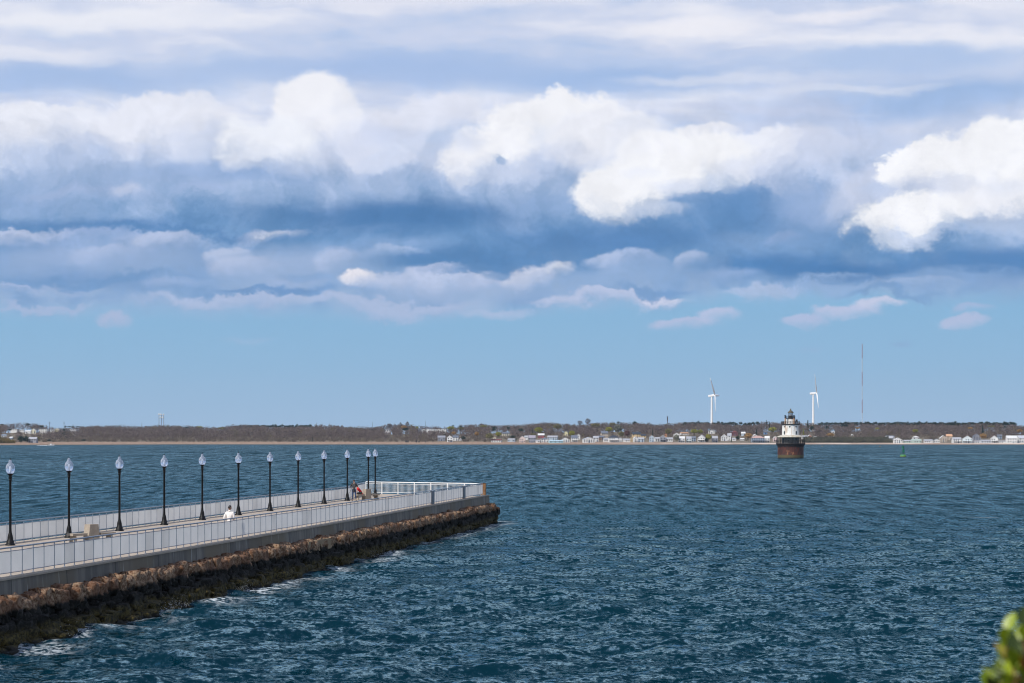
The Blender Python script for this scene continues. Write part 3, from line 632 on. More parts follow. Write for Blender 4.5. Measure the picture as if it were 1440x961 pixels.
# ------------------------------------------------------------------ benches
def make_bench(loc, rz, label, k=1.0):
    t = thing('concrete_bench', label, 'bench', loc, rz, 'concrete benches on the pier')
    mb = MB(); mb.prism([(-0.38, 0.0), (0.38, 0.0), (0.29, 0.92), (-0.26, 0.92)], -0.22, 0.22); mb.build('centre_block', M_BENCH, t)
    for s in (-1, 1):
        mb = MB(); mb.box((s*0.93, 0, 0.42), (0.94, 0.52, 0.12)); mb.build('seat', M_BENCH, t)
        mb = MB(); mb.box((s*1.18, 0, 0.18), (0.14, 0.46, 0.36), taper=0.8); mb.build('leg', M_BENCH, t)
    return t
d = 116.5; make_bench(((128.5-720)*d/F, d, zdeck(d)), R(50), 'wide concrete bench with a tall centre block between the second and third lamp posts')
d = 192.5; make_bench(((515.5-720)*d/F, d, zdeck(d)), R(50), 'concrete bench with a tall centre block where the man in red sits')
# ------------------------------------------------------------------ people
def skin_mat(n, c, r=0.6): return mat(n, c, r, var=0.08, scale=8)
M_SKIN = skin_mat('skin', (0.42, 0.24, 0.17)); M_HAIR = skin_mat('dark hair', (0.015, 0.011, 0.010))
def limb_mesh(name, joints, edges, m, parent, root=0, sub=2, loc=(0, 0, 0)):
    """one continuous skinned surface from a joint skeleton"""
    me = bpy.data.meshes.new(name); me.from_pydata([j[0] for j in joints], edges, []); me.update()
    o = link(name, me, parent, loc)
    sk = o.modifiers.new('Skin', 'SKIN'); sk.use_smooth_shade = True
    for i, j in enumerate(joints):
        sv = me.skin_vertices[0].data[i]; r = j[1]; sv.radius = (r, r) if not isinstance(r, tuple) else r
        sv.use_root = (i == root)
    ss_ = o.modifiers.new('Sub', 'SUBSURF'); ss_.levels = sub; ss_.render_levels = sub
    dg = bpy.context.evaluated_depsgraph_get(); ev = o.evaluated_get(dg)
    nm = bpy.data.meshes.new_from_object(ev); o.modifiers.clear(); o.data = nm; nm.name = name
    nm.materials.clear(); nm.materials.append(m)
    for p in nm.polygons: p.use_smooth = True; p.material_index = 0
    return o
def hand(parent_list, wrist, d, palmn, curl, m, root):
    """palm, four unequal bent fingers and a side thumb, appended as skeleton chains"""
    d = Vector(d).normalized(); n = Vector(palmn).normalized(); s = d.cross(n).normalized(); out = []
    for k, (off, L) in enumerate(((0.033, 0.070), (0.011, 0.080), (-0.011, 0.075), (-0.032, 0.058))):
        b = Vector(wrist)+d*0.075+s*off; k1 = b+d*L*0.45+n*curl*0.02; k2 = k1+d*L*0.35*(1-curl*0.6)+n*curl*0.035; k3 = k2+d*L*0.2*(1-curl)+n*curl*0.03
        out.append([(Vector(wrist)+d*0.02+s*off*0.6, 0.016), (b, 0.011), (k1, 0.0095), (k2, 0.0085), (k3, 0.0075)])
    b = Vector(wrist)+d*0.025+s*0.035; out.append([(Vector(wrist)+d*0.01+s*0.01, 0.016), (b+s*0.012, 0.012), (b+s*0.03+d*0.03+n*0.012, 0.010), (b+s*0.032+d*0.052+n*curl*0.03, 0.008)])
    return out
def add_hand(parent, wrist, d, n, curl):
    ch = hand(None, wrist, d, n, curl, None, None); J, E = [], []
    J.append((tuple(wrist), 0.026)); J.append((tuple(Vector(wrist)+Vector(d).normalized()*0.045), (0.036, 0.022))); E.append((0, 1))
    base = len(J)
    for c in ch:
        o = len(J)
        for i, (p, r) in enumerate(c[1:]):
            J.append((tuple(p), r)); E.append((1 if i == 0 else o+i-1, o+i))
    return J, E
def head(parent, c, yaw, pitch, hair_m, cap=None, hair_len=0.0):
    """a head with jaw, nose, ears, eyes and mouth; hair or a cap on top. c: centre"""
    Mx = Matrix.Translation(Vector(c)) @ Matrix.Rotation(yaw, 4, 'Z') @ Matrix.Rotation(pitch, 4, 'X')
    bm = bmesh.new(); bmesh.ops.create_uvsphere(bm, u_segments=24, v_segments=18, radius=1.0)
    for v in bm.verts:
        x, y, z = v.co
        w = 0.076*(1-0.22*max(0, -z)**1.5); dpt = 0.098
        f = max(0, y)*max(0, -z)
        v.co = Vector((x*w, y*dpt+0.012*f, z*0.122-0.012*f))
        if y > 0.3: v.co.y -= 0.010*math.exp(-((abs(x)-0.38)/0.16)**2-((z-0.02)/0.12)**2)       # eye sockets
        if y > 0.5: v.co.y += 0.022*math.exp(-(x/0.14)**2-((z+0.22)/0.16)**2)                    # nose
        if y > 0.3: v.co.y += 0.007*math.exp(-(x/0.3)**2-((z+0.52)/0.07)**2)                     # lips
    for s in (-1, 1):
        r = bmesh.ops.create_uvsphere(bm, u_segments=8, v_segments=6, radius=1.0)
        for v in r['verts']: v.co = Vector((s*0.077+v.co.x*0.010, -0.005+v.co.y*0.018, -0.005+v.co.z*0.032))
    bmesh.ops.transform(bm, matrix=Mx, verts=bm.verts)
    me = bpy.data.meshes.new('head'); bm.to_mesh(me); bm.free(); me.materials.append(M_SKIN)
    for p in me.polygons: p.use_smooth = True
    hd_ = link('head', me, parent)
    for s in (-1, 1):
        mb = MB(); mb.lathe([(0.001, -0.009), (0.008, -0.005), (0.011, 0), (0.008, 0.005), (0.001, 0.009)], n=10)
        mb.v = [tuple(Mx @ Vector((s*0.029+a, 0.083+b, 0.004+c_))) for a, b, c_ in mb.v]; mb.build('eye', M_EYE, hd_)
    bm = bmesh.new(); bmesh.ops.create_uvsphere(bm, u_segments=24, v_segments=16, radius=1.0)
    kill = []
    for v in bm.verts:
        x, y, z = v.co
        lim = (0.35 if y > 0 else -0.45-hair_len)+0.55*max(0, y)
        if cap: lim = 0.22
        if z < lim: kill.append(v)
        v.co = Vector((x*0.084, y*0.106-0.003, z*0.131+0.002))
    bmesh.ops.delete(bm, geom=kill, context='VERTS')
    bmesh.ops.solidify(bm, geom=bm.faces[:], thickness=0.006)
    if cap:
        r = bmesh.ops.create_cube(bm, size=1.0)
        for v in r['verts']: v.co = Vector((v.co.x*0.12, 0.125+v.co.y*0.09, 0.032+v.co.z*0.010))
    bmesh.ops.transform(bm, matrix=Mx, verts=bm.verts)
    me = bpy.data.meshes.new('cap' if cap else 'hair'); bm.to_mesh(me); bm.free(); me.materials.append(cap or hair_m)
    for p in me.polygons: p.use_smooth = True
    link('cap' if cap else 'hair', me, hd_)
M_EYE = mat('eye', (0.03, 0.02, 0.015), 0.2, var=0.0)
def person(label, loc, rz, J, headc, yaw, pitch, shirt, trousers, shoe, hands, cap=None, hood=None, sleeves='long', shorts=False):
    """J: dict of joints in metres, facing +Y. a continuous body with clothes as children"""
    t = thing('person', label, 'person', loc, rz)
    # body (skin): torso, neck, arms, legs in one surface
    names = ['pel', 'wai', 'che', 'nec', 'hed', 'shl', 'ell', 'wrl', 'shr', 'elr', 'wrr', 'hil', 'knl', 'anl', 'tol', 'hir', 'knr', 'anr', 'tor']
    rad = dict(pel=0.105, wai=0.10, che=0.12, nec=0.055, hed=0.05, shl=0.055, ell=0.04, wrl=0.026, shr=0.055, elr=0.04, wrr=0.026, hil=0.085, knl=0.056, anl=0.036, tol=0.03, hir=0.085, knr=0.056, anr=0.036, tor=0.03)
    edges = [('pel', 'wai'), ('wai', 'che'), ('che', 'nec'), ('nec', 'hed'), ('che', 'shl'), ('shl', 'ell'), ('ell', 'wrl'), ('che', 'shr'), ('shr', 'elr'), ('elr', 'wrr'),
             ('pel', 'hil'), ('hil', 'knl'), ('knl', 'anl'), ('anl', 'tol'), ('pel', 'hir'), ('hir', 'knr'), ('knr', 'anr'), ('anr', 'tor')]
    edges_j = edges+[('pel', 'hem')]
    def sk(name, ns, ed, scale, m, extra=0.0, rep=None):
        idx = {k: i for i, k in enumerate(ns)}
        js = [(tuple((rep or {}).get(k, J[k])), (rad[k]*scale+extra)) for k in ns]
        return limb_mesh(name, js, [(idx[a], idx[b]) for a, b in ed if a in idx and b in idx], m, t)
    J = dict(J); J['hem'] = Vector(J['pel'])+(Vector((0, 0, -0.09)) if J['pel'].z > 0.7 else Vector((0, -0.01, -0.03))); rad['hem'] = 0.118
    body = sk('body', names, edges, 0.92, M_SKIN)
    head(t, headc, yaw, pitch, M_HAIR, cap=cap)
    for w, d, n, c in hands:
        Jh, Eh = add_hand(t, w, d, n, c); limb_mesh('hand', Jh, Eh, M_SKIN, t, sub=1)
    if sleeves == 'long': ns = ['pel', 'hem', 'wai', 'che', 'nec', 'shl', 'ell', 'wrl', 'shr', 'elr', 'wrr']
    else: ns = ['pel', 'hem', 'wai', 'che', 'nec', 'shl', 'ell', 'shr', 'elr']
    rep = {'nec': Vector(J['nec'])-Vector((0, 0, 0.03))}
    if sleeves != 'long':
        rep['ell'] = Vector(J['shl']).lerp(Vector(J['ell']), 0.7); rep['elr'] = Vector(J['shr']).lerp(Vector(J['elr']), 0.7)
    sk('jacket' if sleeves == 'long' else 'shirt', ns, edges_j, 1.16, shirt, 0.016, rep)
    if shorts:
        rep = {'knl': Vector(J['hil']).lerp(Vector(J['knl']), 0.85), 'knr': Vector(J['hir']).lerp(Vector(J['knr']), 0.85)}
        sk('shorts', ['pel', 'hil', 'knl', 'hir', 'knr'], edges, 1.1, trousers, 0.014, rep)
    else:
        sk('trousers', ['pel', 'hil', 'knl', 'anl', 'hir', 'knr', 'anr'], edges, 1.0, trousers, 0.012)
    for a, b in (('anl', 'tol'), ('anr', 'tor')):
        pa_, pb_ = Vector(J[a]), Vector(J[b]); limb_mesh('shoe', [(tuple(pa_+Vector((0, -0.03, -0.04))), (0.045, 0.04)), (tuple(pa_.lerp(pb_, .5)+Vector((0, 0, -0.02))), (0.048, 0.036)), (tuple(pb_+Vector((0, 0.03, 0.0))), (0.045, 0.03))], [(0, 1), (1, 2)], shoe, t)
    if hood:
        limb_mesh('hood', [((headc[0]-0.07, headc[1]-0.05, headc[2]-0.17), 0.04), ((headc[0], headc[1]-0.10, headc[2]-0.18), 0.055), ((headc[0]+0.07, headc[1]-0.05, headc[2]-0.17), 0.04)], [(0, 1), (1, 2)], hood, t)
    return t
M_CREAM = mat('cream hooded jacket', (0.78, 0.72, 0.68), 0.85, var=0.08, scale=6, bump=0.5, bscale=9)
M_CHAR = mat('charcoal jacket', (0.045, 0.047, 0.052), 0.8, var=0.3, scale=5, bump=0.5, bscale=9)
M_JEAN = mat('blue jeans', (0.02, 0.045, 0.12), 0.85, var=0.3, scale=8)
M_RED = mat('red shirt', (0.62, 0.012, 0.015), 0.8, var=0.15, scale=5, bump=0.4, bscale=9)
M_DARK = mat('black cloth', (0.012, 0.012, 0.014), 0.85, var=0.2)
M_SHOE = mat('dark shoes', (0.02, 0.018, 0.016), 0.6, var=0.2)
M_BEIGE = mat('grey beige trousers', (0.42, 0.39, 0.37), 0.85, var=0.15)
V3 = Vector
stand = dict(pel=V3((0, 0, 0.93)), wai=V3((0, 0, 1.08)), che=V3((0, 0.01, 1.30)), nec=V3((0, 0, 1.47)), hed=V3((0, 0.01, 1.56)),
    shl=V3((-0.19, 0, 1.40)), ell=V3((-0.25, -0.02, 1.12)), wrl=V3((-0.22, 0.13, 0.92)), shr=V3((0.19, 0, 1.40)), elr=V3((0.25, -0.02, 1.12)), wrr=V3((0.22, 0.13, 0.92)),
    hil=V3((-0.09, 0, 0.88)), knl=V3((-0.10, 0.02, 0.49)), anl=V3((-0.10, -0.02, 0.10)), tol=V3((-0.11, 0.13, 0.045)), hir=V3((0.09, 0, 0.88)), knr=V3((0.10, 0.02, 0.49)), anr=V3((0.10, -0.02, 0.10)), tor=V3((0.11, 0.13, 0.045)))
# walker in white, seen from behind, mid-stride
J = dict(stand); J['knl'] = V3((-0.10, 0.14, 0.50)); J['anl'] = V3((-0.10, 0.16, 0.10)); J['tol'] = V3((-0.11, 0.30, 0.055)); J['knr'] = V3((0.10, -0.03, 0.49)); J['anr'] = V3((0.10, -0.24, 0.13)); J['tor'] = V3((0.11, -0.12, 0.045))
J['ell'] = V3((-0.27, -0.10, 1.15)); J['wrl'] = V3((-0.25, -0.02, 0.93)); J['elr'] = V3((0.25, -0.02, 1.13)); J['wrr'] = V3((0.17, 0.20, 1.05))
d = 119.5
w1p = person('person in a cream white jacket seen from behind, standing by the near railing', ((323-720)*d/F, d, zdeck(d)), R(-14), J, (0.0, 0.03, 1.67), R(-35), R(-8), M_CREAM, M_BEIGE, M_SHOE,
    [(J['wrl'], (0.0, 0.1, -1), (1, 0, 0), 0.4), (J['wrr'], (-0.4, 0.8, 0), (0, 0, -1), 0.6)], hood=M_CREAM)
# man fishing, faces the viewer, rod hand low and line hand raised
J = dict(stand); J['ell'] = V3((-0.31, 0.02, 1.18)); J['wrl'] = V3((-0.13, 0.20, 1.47)); J['elr'] = V3((0.30, -0.02, 1.16)); J['wrr'] = V3((0.13, 0.22, 1.10))
J['anl'] = V3((-0.17, 0, 0.10)); J['tol'] = V3((-0.21, 0.13, 0.045)); J['anr'] = V3((0.12, 0, 0.10)); J['tor'] = V3((0.15, 0.13, 0.045)); J['knl'] = V3((-0.14, 0.04, 0.49))
d = 189.3; fx_ = (497.8-720)*d/F
fm = person('man in a charcoal jacket, blue jeans and black cap holding a fishing rod', (fx_, d, zdeck(d)), R(176), J, (0.0, 0.03, 1.655), R(8), R(-14), M_CHAR, M_JEAN, M_SHOE,
    [(J['wrl'], (0.5, 0.3, 0.8), (0.6, 0, -0.6), 0.8), (J['wrr'], (-0.7, 0.7, 0), (0, 0, -1), 0.9)], cap=M_DARK)
t = thing('fishing_rod', 'thin dark fishing rod held low by the standing man', 'fishing rod', (fx_, d, zdeck(d)), R(176))
mb = MB(); mb.tube((0.10, 0.29, 1.12), (0.50, 0.40, 0.38), 0.012, 0.005, n=6); mb.build('blank', M_BLACK, t)
mb = MB(); mb.tube((0.02, 0.27, 1.27), (0.12, 0.295, 1.08), 0.016, n=8); mb.build('grip', M_DARK, t)
mb = MB(); mb.tube((0.10, 0.33, 1.10), (0.16, 0.33, 1.10), 0.03, n=10); mb.build('reel', M_RAIL, t)
# seated man in red, bent forward, facing left
J = dict(pel=V3((0, 0, 0.58)), wai=V3((0, 0.06, 0.74)), che=V3((0, 0.20, 0.93)), nec=V3((0, 0.32, 1.05)), hed=V3((0, 0.38, 1.10)),
    shl=V3((-0.19, 0.24, 1.00)), ell=V3((-0.22, 0.33, 0.74)), wrl=V3((-0.12, 0.56, 0.70)), shr=V3((0.19, 0.24, 1.00)), elr=V3((0.22, 0.33, 0.74)), wrr=V3((0.10, 0.56, 0.74)),
    hil=V3((-0.10, 0.04, 0.58)), knl=V3((-0.14, 0.46, 0.56)), anl=V3((-0.14, 0.42, 0.10)), tol=V3((-0.15, 0.56, 0.045)), hir=V3((0.10, 0.04, 0.58)), knr=V3((0.14, 0.46, 0.56)), anr=V3((0.14, 0.40, 0.10)), tor=V3((0.15, 0.54, 0.045)))
d = 191.95
person('man in a red shirt and black shorts sitting bent forward on the concrete bench', ((507.6-720)*d/F, d, zdeck(d)), R(98), J, (0.0, 0.44, 1.20), 0.0, R(-35), M_RED, M_DARK, M_SHOE,
    [(J['wrl'], (0.2, 0.9, -0.2), (0, 0, -1), 0.5), (J['wrr'], (-0.3, 0.9, -0.2), (0, 0, -1), 0.5)], sleeves='short', shorts=True)
# ------------------------------------------------------------------ far shore terrain
CU = np.array([-700, 0, 240, 480, 720, 960, 1100, 1440, 2200.]); CYW = np.array([626.6, 626.4, 625.4, 625.5, 625.6, 625.7, 625.4, 625.6, 625.6])
TU = np.array([-700, -200, 0, 40, 80, 115, 200, 250, 300, 360, 420, 445, 480, 550, 600, 640, 680, 720, 745, 763, 800, 815, 830, 860, 900, 950, 1000, 1050, 1100, 1150, 1200, 1260, 1350, 1390, 1440, 1600, 2200.])
TY = np.array([598, 597, 598, 597, 600.5, 601, 600, 600.5, 601, 599.5, 599.5, 600.5, 600.5, 600, 599.5, 600, 599, 598, 597, 595.5, 598, 597.5, 596, 596, 596, 596.5, 596, 596, 596, 595, 596.5, 596.5, 596.5, 595.5, 600, 598, 598.])
D_R = 3350.0
def coast(u):
    y = np.interp(u, CU, CYW); return HC*F/(y-YH)+12*np.sin(u/37.0)+7*np.sin(u/13.0+1)
def zg(u, d):
    """ground height for a column (photo px) and a distance"""
    u = np.asarray(u, float); d = np.asarray(d, float); s = d-coast(u)
    zr = HC+(YH-np.interp(u, TU, TY))*D_R/F-12.3
    z = np.interp(s, [-60, 0, 25, 90], [-1.6, 0.0, 1.5, 3.4])
    k = np.clip((s-90)/np.maximum(D_R-coast(u)-90, 50), 0, 1); z = z+(zr-3.4)*(k**0.9)*(s > 90)
    z = z+0.8*np.sin(u/21.0+d/60.0)*np.clip((s-120)/100, 0, 1)-np.clip((d-3500)/400, 0, 1)*3
    return z
us = np.linspace(-900, 2400, 420); ds_ = np.concatenate([np.arange(2540, 3060, 9.0), np.arange(3060, 3600, 24.0), [3800, 4200, 5000, 6500, 9000]])
Ug, Dg = np.meshgrid(us, ds_, indexing='ij'); X_ = (Ug-720)*Dg/F; Z_ = zg(Ug, Dg)
Vv = np.stack([X_, Dg, Z_], -1).reshape(-1, 3); nd, nu = X_.shape
i = np.arange(nd-1)[:, None]*nu+np.arange(nu-1)[None, :]
Fq = np.stack([i, i+nu, i+nu+1, i+1], -1).reshape(-1, 4)
m, h, out = new_mat('far ground')
g = h.n('ShaderNodeNewGeometry'); pos = g.outputs['Position']; x_, y_, z_ = h.sep(pos)
nn = h.noise(h.v('MULTIPLY', pos, (1, 0.3, 1)), 0.02, 3, 0.6); n2 = h.noise(pos, 0.25, 3, 0.6)
marsh = h.mix(h.ss(n2, 0.4, 0.6), (0.33, 0.215, 0.145, 1), (0.20, 0.135, 0.085, 1)); sand = h.mix(h.ss(nn, 0.4, 0.6), (0.56, 0.45, 0.36, 1), (0.36, 0.25, 0.18, 1))
lo = h.mix(h.ss(x_, 60.0, 330.0), marsh, sand)
wet = h.mix(h.ss(h.m('ADD', z_, h.m('MULTIPLY', n2, 0.5)), 0.95, 0.55), lo, (0.09, 0.075, 0.05, 1))
hi = h.mix(h.ss(n2, 0.4, 0.6), (0.12, 0.10, 0.06, 1), (0.17, 0.13, 0.09, 1))
thr = h.ss(x_, 60.0, 330.0, 3.6, 2.1); cc = h.mix(h.ss(h.m('SUBTRACT', h.m('ADD', z_, h.m('MULTIPLY', n2, 0.8)), thr), 0.0, 0.7), wet, hi)
p = h.n('ShaderNodeBsdfPrincipled'); p.inputs['Roughness'].default_value = 0.95; h.link(cc, p.inputs['Base Color']); h.link(p.outputs[0], out.inputs[0])
tag(link('terrain', np_mesh('terrain', Vv, Fq, m, True)), 'low far shore with sandy and grassy beach rising to a wooded ridge', 'far shore', kind='structure')
def solve(u, y, dz=0.0, lo=26.0, hi=3380.0):
    """distance in column u at which ground + dz projects to row y"""
    d = np.arange(float(coast(u))+lo, hi, 4.0); r = YH-(zg(np.full_like(d, u), d)+dz-HC)*F/d
    return float(d[np.argmin(np.abs(r-y))])
def WP(u, d, z): return ((u-720)*d/F, d, z)

